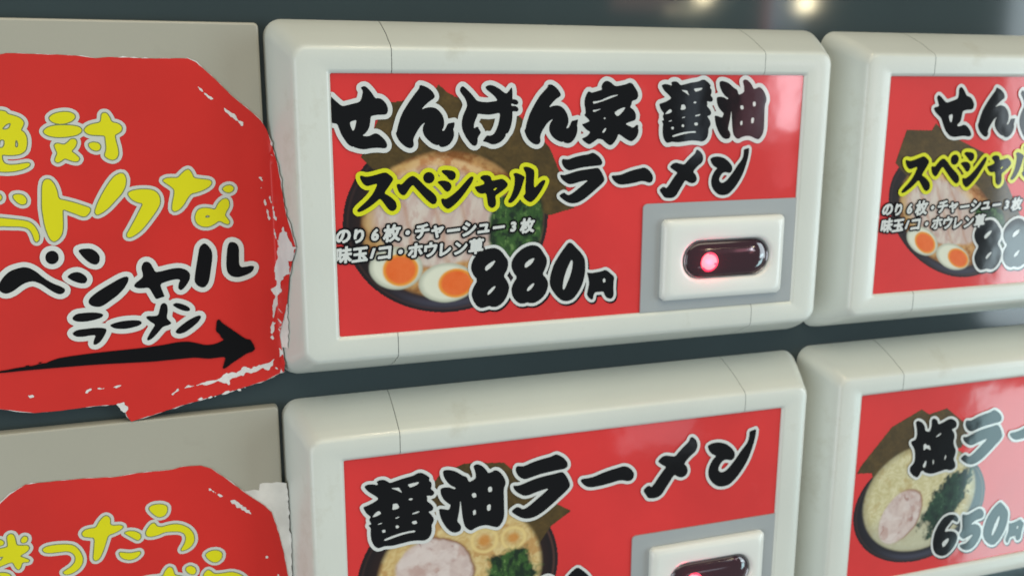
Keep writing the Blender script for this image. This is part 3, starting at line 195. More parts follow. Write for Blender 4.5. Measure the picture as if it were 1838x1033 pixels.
FONT = {
 'の': '476 642 462 550 443 458 420 372 369 237 317 159 269 136 223 155 182 216 166 318 203 456 312 579|559 644 703 596 795 491 826 353 789 207 694 107 572 56 547 51 517 47 486 43 533 -31 734 34 864 166 908 350 862 534 727 669 525 718 305 662 146 511 88 311 114 170 181 76 266 44 353 78 432 184 499 355 524 449 544 549',
 'り': '339 789 251 792 249 765 247 735 243 706 230 608 217 490 212 383 214 322 218 267 223 224 300 230 296 275 295 315 298 353 340 491 434 615 551 666 638 631 692 534 710 394 659 195 518 76 323 22 370 -50 588 23 739 168 792 395 763 576 681 697 564 738 447 702 352 614 292 511 302 597 319 701',
 '6': '317 691 169 559 75 400 44 233 71 107 150 21 264 -9 364 19 438 94 465 195 440 296 371 368 274 394 233 390 196 379 167 366 212 460 286 548 376 616|146 265 183 287 217 298 254 301 312 287 352 249 367 196 353 138 315 98 258 84 192 106 147 169',
 '枚': '801 576 773 455 733 338 679 235 625 339 585 451 557 562 563 576|568 841 524 685 460 544 378 433 396 413 416 387 430 366 458 399 486 436 511 475 540 372 581 267 633 170 562 97 474 31 370 -21 386 -39 404 -62 417 -82 518 -30 606 34 678 106 743 34 824 -32 916 -84 931 -60 951 -34 969 -14 875 34 792 97 726 168 795 290 846 429 882 576 951 576 951 647 592 647 612 704 630 765 646 826|207 840 207 626 52 626 52 554 197 554 154 407 94 264 27 154 41 133 56 109 67 86 117 170 166 277 207 393 207 -79 280 -79 280 369 325 304 368 238 399 186 445 247 402 305 335 390 280 457 280 554 416 554 416 626 280 626 280 840',
 '・': '500 486 447 472 408 433 394 380 408 327 447 288 500 274 553 288 592 327 606 380 592 433 553 472',
 'チ': '88 457 88 374 115 376 146 377 178 378 475 378 440 222 354 100 222 14 301 -41 440 69 525 210 557 378 836 378 862 377 889 376 913 374 913 457 888 455 859 454 834 453 558 453 558 645 630 657 700 671 757 684 773 688 792 693 813 699 760 768 692 747 597 726 502 710 385 699 262 694 166 695 186 621 272 623 375 627 477 635 477 453 176 453 145 454 114 455',
 'ャ': '865 475 815 510 804 505 790 501 777 498 705 483 575 458 432 430 399 548 393 572 389 594 385 612 299 591 308 575 316 554 323 531 356 416 234 394 206 389 178 386 151 383 171 307 374 348 474 -17 480 -42 485 -67 489 -90 574 -68 567 -47 559 -22 552 0 529 81 491 217 450 364 753 424 708 357 645 281 581 218 652 183 727 269 807 377',
 'ー': '102 433 102 335 139 338 188 339 241 340 398 340 633 340 790 340 833 339 871 337 897 335 897 433 871 431 834 429 789 428 633 428 397 428 241 428 187 429 138 431',
 'シ': '301 768 256 701 327 658 408 604 471 559 518 627 457 670 373 724|151 53 197 -28 301 -1 420 43 529 96 679 199 812 323 913 454 865 536 769 401 639 275 486 170 380 119 263 79|150 543 106 475 177 434 260 382 324 338 370 408 307 450 223 501',
 'ュ': '149 91 149 8 176 10 203 11 232 11 381 11 626 11 780 11 805 11 833 10 856 9 856 90 831 88 802 87 777 87 679 87 696 204 716 343 730 445 732 454 734 465 737 476 676 505 663 501 644 499 626 498 533 498 405 498 322 498 296 499 268 501 243 504 243 420 268 421 295 422 323 423 403 423 539 423 641 423 631 330 612 197 594 87 232 87 203 88 174 89',
 '3': '81 569 123 586 161 595 197 598 259 586 301 550 315 496 300 443 254 409 180 397 180 307 260 295 310 253 326 193 313 136 274 97 216 84 166 90 115 107 64 136 64 30 112 9 162 -5 209 -9 320 17 397 91 424 198 414 266 381 325 326 360 376 397 404 448 413 513 388 606 317 669 212 691 165 688 121 678 81 662',
 '味': '615 835 615 675 411 675 411 603 615 603 615 434 372 434 372 362 586 362 513 233 415 118 308 37 326 20 345 -2 359 -22 454 55 543 160 615 278 615 -79 691 -79 691 277 754 163 829 59 907 -20 923 2 944 24 963 42 872 124 786 238 720 362 951 362 951 434 691 434 691 603 910 603 910 675 691 675 691 835|73 748 73 88 142 88 142 166 336 166 336 748|142 676 267 676 267 239 142 239',
 '玉': '625 264 691 200 758 132 809 75 866 125 813 180 745 245 679 306|144 427 144 354 454 354 454 33 52 33 52 -40 949 -40 949 33 534 33 534 354 862 354 862 427 534 427 534 701 900 701 900 775 101 775 101 701 454 701 454 427',
 '1': '300 682 202 682 202 0 300 0',
 'コ': '159 134 159 43 191 45 231 46 272 47 761 47 759 -9 849 -9 848 15 846 51 845 88 845 604 846 630 847 657 848 682 826 681 799 680 774 680 281 680 246 681 207 683 172 686 172 597 202 598 243 599 282 600 761 600 761 128 270 128 229 129 190 131',
 'ホ': '342 380 272 414 221 325 151 229 81 153 150 106 215 184 287 286|760 414 692 377 750 299 811 200 859 111 933 152 883 237 819 335|112 616 112 531 139 533 168 535 198 535 475 535 475 527 475 405 475 211 475 84 471 62 458 50 436 46 405 47 364 51 321 57 328 -22 373 -26 424 -28 470 -29 519 -20 547 7 556 50 556 186 556 385 556 527 556 535 821 535 846 535 875 534 902 532 902 615 875 612 846 611 820 610 556 610 556 713 557 737 560 764 562 784 468 784 472 764 474 737 475 713 475 610 197 610 167 611 139 613',
 'ウ': '882 607 828 641 813 637 790 634 759 633 535 633 535 726 535 748 537 773 541 801 445 801 448 773 450 748 450 726 450 633 229 633 196 633 165 635 136 637 138 612 139 584 139 560 139 507 139 435 139 384 139 363 138 340 136 320 223 320 221 338 219 360 219 380 219 430 219 501 219 559 778 559 762 465 729 360 683 267 609 181 512 111 412 66 379 55 343 45 308 38 373 -37 539 29 675 127 769 246 816 348 849 456 867 547 872 567 877 589',
 'レ': '222 32 280 -18 295 -10 310 -4 322 0 553 88 755 210 907 357 862 427 709 279 512 159 315 86 315 232 315 477 315 653 316 684 318 716 322 744 223 744 227 718 231 683 232 653 232 479 232 234 232 81 231 63 228 47',
 'ン': '227 733 170 672 255 608 350 528 419 463 482 526 408 593 311 672|141 63 194 -19 346 20 479 75 587 136 725 242 840 367 923 492 875 577 798 450 682 319 541 209 435 151 300 99',
 '草': '244 399 754 399 754 311 244 311|244 542 754 542 754 456 244 456|172 602 172 251 459 251 459 154 56 154 56 86 459 86 459 -78 534 -78 534 86 947 86 947 154 534 154 534 251 830 251 830 602|62 766 62 698 291 698 291 621 364 621 364 698 634 698 634 621 707 621 707 698 941 698 941 766 707 766 707 840 634 840 634 766 364 766 364 840 291 840 291 766',
}
SM1 = [('の', 1.34, 29.74, 3.16), ('り', 4.28, 29.79, 2.93), ('6', 7.36, 29.73, 2.93), ('枚', 10.58, 29.56, 3.39), ('・', 13.61, 29.6, 3.04), ('チ', 16.45, 29.47, 3.16), ('ャ', 19.43, 29.67, 3.16), ('ー', 22.67, 29.56, 3.04), ('シ', 25.82, 29.43, 3.28), ('ュ', 28.78, 29.46, 3.16), ('ー', 31.88, 29.39, 2.81), ('3', 34.9, 29.42, 2.57), ('枚', 37.83, 29.33, 3.04), ('味', 1.31, 33.27, 3.28), ('玉', 4.37, 33.34, 3.16), ('1', 6.77, 33.26, 2.57), ('コ', 9.07, 33.28, 3.28), ('・', 12.16, 33.23, 3.04), ('ホ', 15.06, 33.12, 3.16), ('ウ', 18.04, 33.12, 3.16), ('レ', 21.0, 33.22, 3.04), ('ン', 24.1, 33.11, 3.04), ('草', 27.22, 32.95, 3.16)]
SM2 = [('の', 2.12, 29.53, 3.25), ('り', 5.14, 29.62, 3.01), ('6', 8.3, 29.6, 3.01), ('枚', 11.6, 29.48, 3.49), ('・', 14.71, 29.57, 3.13), ('チ', 17.63, 29.47, 3.25), ('ャ', 20.7, 29.72, 3.25), ('ー', 24.02, 29.65, 3.13), ('シ', 27.25, 29.57, 3.37), ('ュ', 30.29, 29.64, 3.25), ('ー', 33.48, 29.61, 2.89), ('3', 36.58, 29.69, 2.64), ('枚', 39.58, 29.64, 3.13), ('味', 2.31, 33.18, 3.37), ('玉', 5.46, 33.29, 3.25), ('1', 7.92, 33.24, 2.64), ('コ', 10.29, 33.3, 3.37), ('・', 13.46, 33.29, 3.13), ('ホ', 16.43, 33.22, 3.25), ('ウ', 19.5, 33.26, 3.25), ('レ', 22.54, 33.42, 3.13), ('ン', 25.71, 33.35, 3.13), ('草', 28.92, 33.23, 3.25)]

DX, DY, H = 121.910, 73.745, 49.075
RX, RY, BX, BY, T, REC = 6.452, 4.629, 4.220, 5.310, 11.596, 0.671

# ---------------------------------------------------------------- materials
def mat(name, col, rough=0.5, coat=0.0, coat_rough=0.05, noise=0.0, nscale=60.0, bump=0.0, bscale=900.0, metal=0.0, emit=None, spec=0.5, dirt=None):
    m = bpy.data.materials.new(name); m.use_nodes = True
    nt = m.node_tree; b = nt.nodes['Principled BSDF']
    b.inputs['Base Color'].default_value = (*col, 1)
    b.inputs['Roughness'].default_value = rough
    b.inputs['Metallic'].default_value = metal
    b.inputs['Specular IOR Level'].default_value = spec
    b.inputs['Coat Weight'].default_value = coat
    b.inputs['Coat Roughness'].default_value = coat_rough
    tc = nt.nodes.new('ShaderNodeTexCoord')
    if noise:
        n = nt.nodes.new('ShaderNodeTexNoise'); n.inputs['Scale'].default_value = nscale; n.inputs['Detail'].default_value = 5
        nt.links.new(tc.outputs['Object'], n.inputs['Vector'])
        mx = nt.nodes.new('ShaderNodeMixRGB'); mx.blend_type = 'MULTIPLY'; mx.inputs['Fac'].default_value = 1
        mx.inputs['Color1'].default_value = (*col, 1)
        cr = nt.nodes.new('ShaderNodeMapRange'); cr.inputs[1].default_value = 0.3; cr.inputs[2].default_value = 0.7
        cr.inputs[3].default_value = 1-noise; cr.inputs[4].default_value = 1+noise*0.4
        nt.links.new(n.outputs['Fac'], cr.inputs[0]); nt.links.new(cr.outputs[0], mx.inputs['Color2'])
        last = mx.outputs[0]
        if dirt:
            n2 = nt.nodes.new('ShaderNodeTexNoise'); n2.inputs['Scale'].default_value = dirt[0]; n2.inputs['Detail'].default_value = 8
            n2.inputs['Roughness'].default_value = 0.7
            nt.links.new(tc.outputs['Object'], n2.inputs['Vector'])
            r2 = nt.nodes.new('ShaderNodeMapRange'); r2.inputs[1].default_value = 0.60; r2.inputs[2].default_value = 0.75; r2.inputs[4].default_value = dirt[1]
            nt.links.new(n2.outputs['Fac'], r2.inputs[0])
            m2 = nt.nodes.new('ShaderNodeMixRGB'); m2.inputs['Color2'].default_value = (*dirt[2], 1)
            nt.links.new(r2.outputs[0], m2.inputs['Fac']); nt.links.new(last, m2.inputs['Color1']); last = m2.outputs[0]
        nt.links.new(last, b.inputs['Base Color'])
    if bump:
        n = nt.nodes.new('ShaderNodeTexNoise'); n.inputs['Scale'].default_value = bscale; n.inputs['Detail'].default_value = 2
        nt.links.new(tc.outputs['Object'], n.inputs['Vector'])
        bp = nt.nodes.new('ShaderNodeBump'); bp.inputs['Strength'].default_value = bump; bp.inputs['Distance'].default_value = 0.0002
        nt.links.new(n.outputs['Fac'], bp.inputs['Height']); nt.links.new(bp.outputs[0], b.inputs['Normal'])
    if coat > 0.7 and name != 'lens_plastic':          # the laminated print is never quite flat
        n = nt.nodes.new('ShaderNodeTexNoise'); n.inputs['Scale'].default_value = 55; n.inputs['Detail'].default_value = 3
        nt.links.new(tc.outputs['Object'], n.inputs['Vector'])
        bp = nt.nodes.new('ShaderNodeBump'); bp.inputs['Strength'].default_value = 0.11; bp.inputs['Distance'].default_value = 0.0006
        nt.links.new(n.outputs['Fac'], bp.inputs['Height']); nt.links.new(bp.outputs[0], b.inputs['Coat Normal'])
    if emit:
        b.inputs['Emission Color'].default_value = (*emit[0], 1); b.inputs['Emission Strength'].default_value = emit[1]
    return m
def srgb(r, g, b):
    f = lambda c: ((c/255+0.055)/1.055)**2.4 if c > 10 else c/255/12.92
    return (f(r), f(g), f(b))
M = {}
M['frame'] = mat('cream_plastic', (0.600, 0.625, 0.570), 0.34, coat=0.22, coat_rough=0.14, noise=0.06, nscale=35, bump=0.10, bscale=1400, dirt=(70, 0.40, (0.40, 0.38, 0.29)))
M['panel'] = mat('dark_panel', (0.034, 0.051, 0.054), 0.07, coat=0.0, noise=0.15, nscale=20)
M['blank'] = mat('beige_plate', (0.37, 0.355, 0.29), 0.34, noise=0.07, nscale=14, bump=0.12, bscale=1100, dirt=(30, 0.3, (0.20, 0.18, 0.14)))
PC = dict(coat=0.9, coat_rough=0.06, spec=0.12)
M['card_red'] = mat('card_red_print', (0.66, 0.037, 0.036), 0.5, noise=0.16, nscale=30, dirt=(90, 0.35, (0.66, 0.085, 0.085)), **PC)
M['print_black'] = mat('print_black', (0.0045, 0.005, 0.006), 0.6, coat=0.8, coat_rough=0.06, spec=0.0)
M['print_white'] = mat('print_white', (0.60, 0.62, 0.60), 0.5, **PC)
M['print_yellow'] = mat('print_yellow', (0.62, 0.63, 0.012), 0.5, **PC)
M['stick_red'] = mat('sticker_red_paper', (0.58, 0.024, 0.018), 0.42, spec=0.35, noise=0.10, nscale=40, bump=0.5, bscale=90)
M['stick_yellow'] = mat('sticker_yellow', (0.66, 0.62, 0.010), 0.5, spec=0.2, noise=0.06, nscale=60)
M['stick_olive'] = mat('sticker_olive', (0.16, 0.19, 0.08), 0.5)
M['stick_grey'] = mat('sticker_pale_grey', (0.52, 0.53, 0.49), 0.5)
M['stick_white'] = mat('sticker_white', (0.60, 0.61, 0.58), 0.5)
M['stick_black'] = mat('sticker_black', (0.006, 0.006, 0.007), 0.5, spec=0.08)
M['paper'] = mat('torn_paper', (0.66, 0.65, 0.63), 0.85, noise=0.12, nscale=300, bump=0.4, bscale=900)
M['paper_old'] = mat('old_torn_paper', (0.74, 0.73, 0.69), 0.9, noise=0.2, nscale=160, bump=0.6, bscale=500, dirt=(90, 0.45, (0.48, 0.42, 0.30)))
M['surround'] = mat('grey_plastic', (0.33, 0.355, 0.36), 0.35, coat=0.6, coat_rough=0.1, noise=0.05, nscale=50)
M['button'] = mat('white_button', (0.70, 0.72, 0.675), 0.28, noise=0.03, nscale=40)
M['lens'] = mat('lens_plastic', (0.034, 0.010, 0.016), 0.08, coat=1.0, coat_rough=0.02)
M['rim'] = mat('smoked_rim', (0.20, 0.19, 0.20), 0.16, metal=0.75, coat=0.5)
M['led'] = mat('led_glow', (0.8, 0.05, 0.1), 0.4, emit=((1.0, 0.015, 0.07), 1.25))
M['led_core'] = mat('led_core', (0.8, 0.3, 0.3), 0.4, emit=((1.0, 0.09, 0.13), 1.7))

# ---------------------------------------------------------------- object helpers
def thing(name, label, cat, group=None, loc=(0, 0, 0)):
    o = bpy.data.objects.new(name, None); COL.objects.link(o)
    o.location = loc; o.empty_display_size = 0.01
    o['label'] = label; o['category'] = cat
    if group: o['group'] = group
    return o
def obj(name, me, mats, parent=None, smooth=False):
    for m_ in (mats if isinstance(mats, (list, tuple)) else [mats]): me.materials.append(m_)
    if smooth:
        me.shade_smooth(); me.set_sharp_from_angle(angle=math.radians(smooth if smooth is not True else 40))
    o = bpy.data.objects.new(name, me); COL.objects.link(o)
    if parent: o.parent = parent
    return o
def mesh(verts, faces, mi=None):
    me = bpy.data.meshes.new('m'); me.from_pydata([tuple(v) for v in verts], [], faces)
    if mi is not None: me.polygons.foreach_set('material_index', mi)
    me.validate(); me.update()
    return me
def P(x, y, z):                              # local coordinates inside a key: same axes, no height offset
    return Vector((x*MM, z*MM, -y*MM))

# ---------------------------------------------------------------- flat print: outlines -> signed distance -> contours -> mesh
def rings_of(s, k=0.01):
    return [np.array(r.split(), float).reshape(-1, 2)*k for r in s.split('|') if r.strip()]
def soften(r):                               # one corner-cutting pass so the traced brush edge reads as a curve
    n = np.roll(r, -1, 0)
    return np.stack([r*0.78+n*0.22, r*0.22+n*0.78], 1).reshape(-1, 2)
def ring_sdf(r, X, Y):
    a = r; b = np.roll(r, -1, 0)
    d2 = np.full(X.shape, 1e9); ins = np.zeros(X.shape, bool)
    for (ax, ay), (bx, by) in zip(a, b):
        ex, ey = bx-ax, by-ay; L = ex*ex+ey*ey+1e-12
        t = np.clip(((X-ax)*ex+(Y-ay)*ey)/L, 0, 1)
        d2 = np.minimum(d2, (X-ax-t*ex)**2+(Y-ay-t*ey)**2)
        if ay != by:
            c = ((ay > Y) != (by > Y)) & (X < ex*(Y-ay)/(by-ay)+ax)
            ins ^= c
    d = np.sqrt(d2)
    return np.where(ins, -d, d)
class Field:
    """signed distance of a line of lettering on a grid over its bounding box"""
    def __init__(s, glyphs, step=0.11, pad=1.6, clip=None, evenodd=False):
        polys = []
        for g in glyphs:
            if evenodd: polys.append((g, None))
            else:
                pr = g.split('/'); polys.append(([soften(r) for r in rings_of(pr[0])], [soften(r) for r in rings_of(pr[1])] if len(pr) > 1 else []))
        allp = np.concatenate([r for o_, _ in polys for r in o_])
        lo = allp.min(0)-pad; hi = allp.max(0)+pad
        if clip: lo = np.maximum(lo, clip[:2]); hi = np.minimum(hi, clip[2:])
        s.x = np.arange(lo[0], hi[0]+step, step); s.y = np.arange(lo[1], hi[1]+step, step)
        if clip: s.x[-1] = min(s.x[-1], clip[2]); s.y[-1] = min(s.y[-1], clip[3])
        s.d = np.full((len(s.y), len(s.x)), 9.0)
        for o_, h_ in polys:
            pts = np.concatenate(o_); l2 = pts.min(0)-pad; h2 = pts.max(0)+pad
            i0, i1 = np.searchsorted(s.x, [l2[0], h2[0]]); j0, j1 = np.searchsorted(s.y, [l2[1], h2[1]])
            if i1 <= i0 or j1 <= j0: continue
            X, Y = np.meshgrid(s.x[i0:i1], s.y[j0:j1])
            if h_ is None:
                ds = [ring_sdf(r, X, Y) for r in o_]
                mn = np.min([np.abs(q) for q in ds], 0); par = np.sum([q < 0 for q in ds], 0) % 2
                d = np.where(par == 1, -mn, mn)
            else:
                d = np.min([ring_sdf(r, X, Y) for r in o_], 0)
                for r in h_: d = np.maximum(d, -ring_sdf(r, X, Y))
            s.d[j0:j1, i0:i1] = np.minimum(s.d[j0:j1, i0:i1], d)
    def shift(s, dx, dy):
        import copy
        c = copy.copy(s); c.x = s.x+dx; c.y = s.y+dy
        return c
    def loops(s, level):
        """marching squares, closed loops (the rim of the grid counts as outside)"""
        d = np.pad(s.d-level, 1, constant_values=0.02)
        d = np.where(np.abs(d) < 1e-6, 1e-6, d)
        x = np.concatenate([[s.x[0]-1e-4], s.x, [s.x[-1]+1e-4]]); y = np.concatenate([[s.y[0]-1e-4], s.y, [s.y[-1]+1e-4]])
        ins = d < 0
        code = ins[:-1, :-1]*1+ins[:-1, 1:]*2+ins[1:, 1:]*4+ins[1:, :-1]*8
        js, is_ = np.nonzero((code > 0) & (code < 15))
        seg = {1: [(3, 0)], 2: [(0, 1)], 3: [(3, 1)], 4: [(1, 2)], 5: [(3, 0), (1, 2)], 6: [(0, 2)], 7: [(3, 2)], 8: [(2, 3)], 9: [(2, 0)],
               10: [(0, 1), (2, 3)], 11: [(2, 1)], 12: [(1, 3)], 13: [(1, 0)], 14: [(0, 3)]}
        pos = {}; nxt = {}
        def ek(e, j, i):
            return ((0, j, i), (1, j, i+1), (0, j+1, i), (1, j, i))[e]
        def pt(k):
            o_, j, i = k
            if o_ == 0: a, b = d[j, i], d[j, i+1]; t = a/(a-b); return (x[i]+(x[i+1]-x[i])*t, y[j])
            a, b = d[j, i], d[j+1, i]; t = a/(a-b); return (x[i], y[j]+(y[j+1]-y[j])*t)
        for j, i in zip(js.tolist(), is_.tolist()):
            for a, b in seg[int(code[j, i])]: nxt[ek(a, j, i)] = ek(b, j, i)
        out = []
        while nxt:
            k0, k = nxt.popitem(); loop = [k0]
            while k != k0 and k in nxt:
                loop.append(k); k = nxt.pop(k)
            p = np.array([pt(q) for q in loop])
            if len(p) > 5: out.append(thin(p))
        return [o_ for o_ in out if len(o_) > 2]
def thin(p, tol=0.012):
    n = len(p)
    if n < 8: return p
    keep = np.zeros(n, bool); far = int(np.argmax(((p-p[0])**2).sum(1)))
    keep[0] = keep[far] = True
    st = [(0, far), (far, n)]
    q = np.concatenate([p, p[:1]])
    while st:
        a, b = st.pop()
        if b-a < 2: continue
        e = q[b]-q[a]; L = math.hypot(*e)+1e-12
        dd = np.abs((q[a+1:b, 0]-q[a, 0])*e[1]-(q[a+1:b, 1]-q[a, 1])*e[0])/L
        i = int(np.argmax(dd))
        if dd[i] > tol:
            m_ = a+1+i; keep[m_ % n] = True; st += [(a, m_), (m_, b)]
    return p[keep]
def fill(loops):
    """2D filled mesh (verts mm, faces) of nested closed loops"""
    cu = bpy.data.curves.new('fill', 'CURVE'); cu.dimensions = '2D'; cu.fill_mode = 'BOTH'
    for l in loops:
        sp = cu.splines.new('POLY'); sp.points.add(len(l)-1)
        sp.points.foreach_set('co', np.c_[l, np.zeros(len(l)), np.ones(len(l))].ravel().astype(np.float32)); sp.use_cyclic_u = True
    o = bpy.data.objects.new('fill', cu); COL.objects.link(o)
    dg = bpy.context.evaluated_depsgraph_get()
    me = bpy.data.meshes.new_from_object(o.evaluated_get(dg), depsgraph=dg)
    v = [(q.co.x, q.co.y) for q in me.vertices]; f = [tuple(q.vertices) for q in me.polygons]
    bpy.data.objects.remove(o); bpy.data.curves.remove(cu); bpy.data.meshes.remove(me)
    return v, f
def layers(name, specs, parent, zfun):
    """one mesh of stacked flat layers: specs = [(Field, level, lift in mm, material)]"""
    vs, fs, mi = [], [], []; mats = []
    for fld, lev, lift, m_ in specs:
        v, f = fill(fld.loops(lev))
        b = len(vs); vs += [zfun(x, y, lift) for x, y in v]
        if m_ not in mats: mats.append(m_)
        for q in f:
            a, b_, c = (vs[b+i] for i in q[:3])
            n = (b_-a).cross(c-a)
            q = [b+i for i in q]
            if n.y > 0: q.reverse()
            fs.append(q); mi.append(mats.index(m_))
    return obj(name, mesh(vs, fs, mi), mats, parent)

# ---------------------------------------------------------------- the printed food pictures (ink on the card), painted on a fine grid
def lattice(seed, n=64): return np.random.RandomState(seed).rand(n, n)
def vnoise(x, y, seed):
    g = lattice(seed); n = len(g)
    i = np.floor(x).astype(int); j = np.floor(y).astype(int); u = x-i; v = y-j
    u = u*u*(3-2*u); v = v*v*(3-2*v)
    a = g[j % n, i % n]; b = g[j % n, (i+1) % n]; c = g[(j+1) % n, i % n]; d = g[(j+1) % n, (i+1) % n]
    return (a*(1-u)+b*u)*(1-v)+(c*(1-u)+d*u)*v
def fbm(x, y, seed, o=4):
    r = 0; a = 0.5; s = 0
    for k in range(o):
        r = r+a*vnoise(x*2**k+7*k, y*2**k+3*k, seed+k); s += a; a *= 0.55
    return r/s
def ss(a, b, t):
    t = np.clip((t-a)/(b-a), 0, 1); return t*t*(3-2*t)
class Paint:
    def __init__(s, x0, y0, x1, y1, step=0.16):
        s.xs = np.arange(x0, x1, step); s.ys = np.arange(y0, y1, step)
        s.X, s.Y = np.meshgrid(s.xs, s.ys); s.c = np.zeros(s.X.shape+(3,)); s.a = np.zeros(s.X.shape)
    def put(s, mask, col, solid=False):
        col = np.array(col) if not isinstance(col, np.ndarray) else col
        s.c = s.c*(1-mask[..., None])+col*mask[..., None]
        if solid: s.a = np.maximum(s.a, mask)
    def poly(s, pts, soft=0.15):
        return 1-ss(-soft, soft, ring_sdf(np.array(pts, float), s.X, s.Y))
    def ell(s, cx, cy, rx, ry, rot=0, soft=0.03, wob=0, seed=1):
        c, n = math.cos(rot), math.sin(rot); dx, dy = s.X-cx, s.Y-cy
        u = (dx*c+dy*n)/rx; v = (-dx*n+dy*c)/ry
        r = np.hypot(u, v)
        if wob: r = r+wob*(fbm(s.X*0.25, s.Y*0.25, seed)-0.5)+(0.35*wob*(fbm(s.X*1.3, s.Y*1.3, seed+40, 2)-0.5) if wob > 0.6 else 0)
        return 1-ss(1-soft, 1+soft, r), r, u, v
def mixc(a, b, t): return np.array(a)*(1-t[..., None])+np.array(b)*t[..., None]
def nori(p, pts, seed):
    n = fbm(p.X*0.5, p.Y*0.5, seed); n2 = fbm(p.X*2.2, p.Y*2.2, seed+9)
    c = mixc(srgb(62, 50, 28), srgb(98, 76, 40), n); c = c*(0.75+0.5*n2[..., None]); c = c*np.array([1, 1.04, 0.95])
    p.put(p.poly(pts, 0.12), c, True)
def bowl(p, cx, cy, rx, ry, tone=(42, 28, 26)):
    m, r, u, v = p.ell(cx, cy, rx, ry, soft=0.008)
    c = mixc(srgb(*tone), srgb(24, 20, 24), ss(0.82, 0.97, r)*0.8)
    p.put(m, c, True)
    for rr, w, col in ((0.955, 0.012, (92, 62, 55)), (0.99, 0.008, (60, 45, 45))):
        p.put(np.exp(-((r-rr)/w)**2)*0.75*(0.35+0.65*ss(-0.3, 0.8, u))*m, srgb(*col))
    p.put(np.exp(-((r-0.9)/0.05)**2)*ss(0.3, 0.95, v)*ss(0.9, 0.1, abs(u))*0.5*m, srgb(86, 88, 108))
def egg(p, cx, cy, rx, ry, yx, yy, yrx, yry, rot, seed):
    m, r, u, v = p.ell(cx, cy, rx, ry, rot, 0.05, 0.05, seed)
    p.put(m, mixc(srgb(226, 228, 208), srgb(186, 190, 172), ss(0.75, 1.0, r)))
    m, r, u, v = p.ell(yx, yy, yrx, yry, rot, 0.07, 0.10, seed+3)
    n = fbm(p.X*0.5, p.Y*0.5, seed+5)
    p.put(m, mixc(mixc(srgb(232, 98, 30), srgb(240, 122, 62), n), srgb(236, 168, 62), ss(0.72, 1.02, r)))
def greens(p, m, seed, dark=(26, 46, 30), mid=(56, 92, 44), hi=(104, 138, 76)):
    n = fbm(p.X*0.8+0.5*fbm(p.X, p.Y, seed), p.Y*0.55, seed+1, 5); n2 = fbm(p.X*2.1, p.Y*1.3, seed+2)
    c = mixc(srgb(*dark), srgb(*mid), ss(0.35, 0.62, n)); c = mixc(c, np.ones(p.X.shape+(1,))*np.array(srgb(*hi)), ss(0.62, 0.78, n2*0.6+n*0.45))
    p.put(m, c)
def picture_special():
    p = Paint(0.05, 1.5, 48.6, 46.6)
    bowl(p, 21.8, 27.8, 20.5, 18.1)
    nori(p, [(5.0, 15.2), (10.0, 5.3), (18.4, 4.1), (20.1, 1.8), (21.7, 3.2), (23.3, 4.1), (36.0, 7.7), (42.5, 13.9), (44.9, 19.2), (48.0, 26.3), (42.5, 27.6), (36, 24), (25, 18), (9.5, 19.4)], 11)
    m, r, u, v = p.ell(21.4, 28.5, 16.6, 14.2, 0, 0.03)
    n = fbm(p.X*0.35, p.Y*0.45, 21); n2 = fbm(p.X*1.1, p.Y*1.3, 25)
    br = mixc(srgb(150, 92, 42), srgb(208, 160, 100), ss(0.3, 0.7, 0.65*n+0.35*n2)); br = br*(1-0.35*ss(0.85, 1.0, r))[..., None]
    p.put(m, br, True)
    m, r, u, v = p.ell(19.6, 26.0, 14.2, 10.6, 0.06, 0.05, 0.10, 31)
    st = fbm(p.X*0.55+0.15*p.Y, p.Y*0.10+4, 33); n = fbm(p.X*0.9, p.Y*0.5, 35)
    c = mixc(srgb(202, 178, 168), srgb(216, 204, 192), ss(0.3, 0.7, st)); c = mixc(c, np.ones(p.X.shape+(1,))*np.array(srgb(192, 156, 146)), ss(0.52, 0.75, n)*0.55)
    edge = ss(0.66, 0.92, r)*ss(0.1, -0.55, v)
    c = mixc(c, mixc(srgb(222, 184, 132), srgb(190, 126, 72), ss(0.35, 0.7, fbm(p.X*0.6, p.Y*0.6, 37))), edge*0.95)
    c = mixc(c, np.ones(p.X.shape+(1,))*np.array(srgb(202, 164, 96)), ss(0.78, 0.98, r)*ss(-0.1, -0.6, u)*0.8)
    p.put(m, c)
    for k, (x, w) in enumerate(((13.2, 0.5), (19.4, 0.6), (24.6, 0.5))):
        p.put(m*np.exp(-((p.X-x-0.22*(p.Y-26)-1.1*(fbm(p.X*0, p.Y*0.3, 50+k)-0.5))/w)**2)*ss(17, 21, p.Y)*0.55, srgb(188, 142, 118))
    greens(p, p.poly([(30.0, 27.5), (31.5, 23.4), (36, 22.6), (42.6, 24.1), (42.9, 35.2), (38, 37), (34.6, 38.2), (31.5, 36.0), (29.8, 32.0)], 0.5)*p.ell(21.8, 27.8, 19.4, 17.0)[0], 41)
    egg(p, 11.3, 36.4, 5.2, 4.2, 12.1, 36.8, 3.5, 3.2, 0.15, 61)
    egg(p, 21.3, 39.9, 5.7, 3.9, 23.1, 40.1, 3.6, 2.9, 0.02, 71)
    return p
def noodle_fill(p, m, seed, a, b, dark):
    w = fbm(p.X*0.22, p.Y*0.22, seed)*9
    st = 0.5+0.5*np.sin((p.X*0.9+p.Y*0.7+w*2.2)*2.1); n = fbm(p.X*0.5, p.Y*0.5, seed+3)
    c = mixc(srgb(*a), srgb(*b), ss(0.05, 0.95, st*0.30+n*0.70)); c = mixc(c, np.ones(p.X.shape+(1,))*np.array(srgb(*dark)), ss(0.56, 0.72, fbm(p.X*0.33+9, p.Y*0.33, seed+6))*0.7)
    p.put(m, c, True)
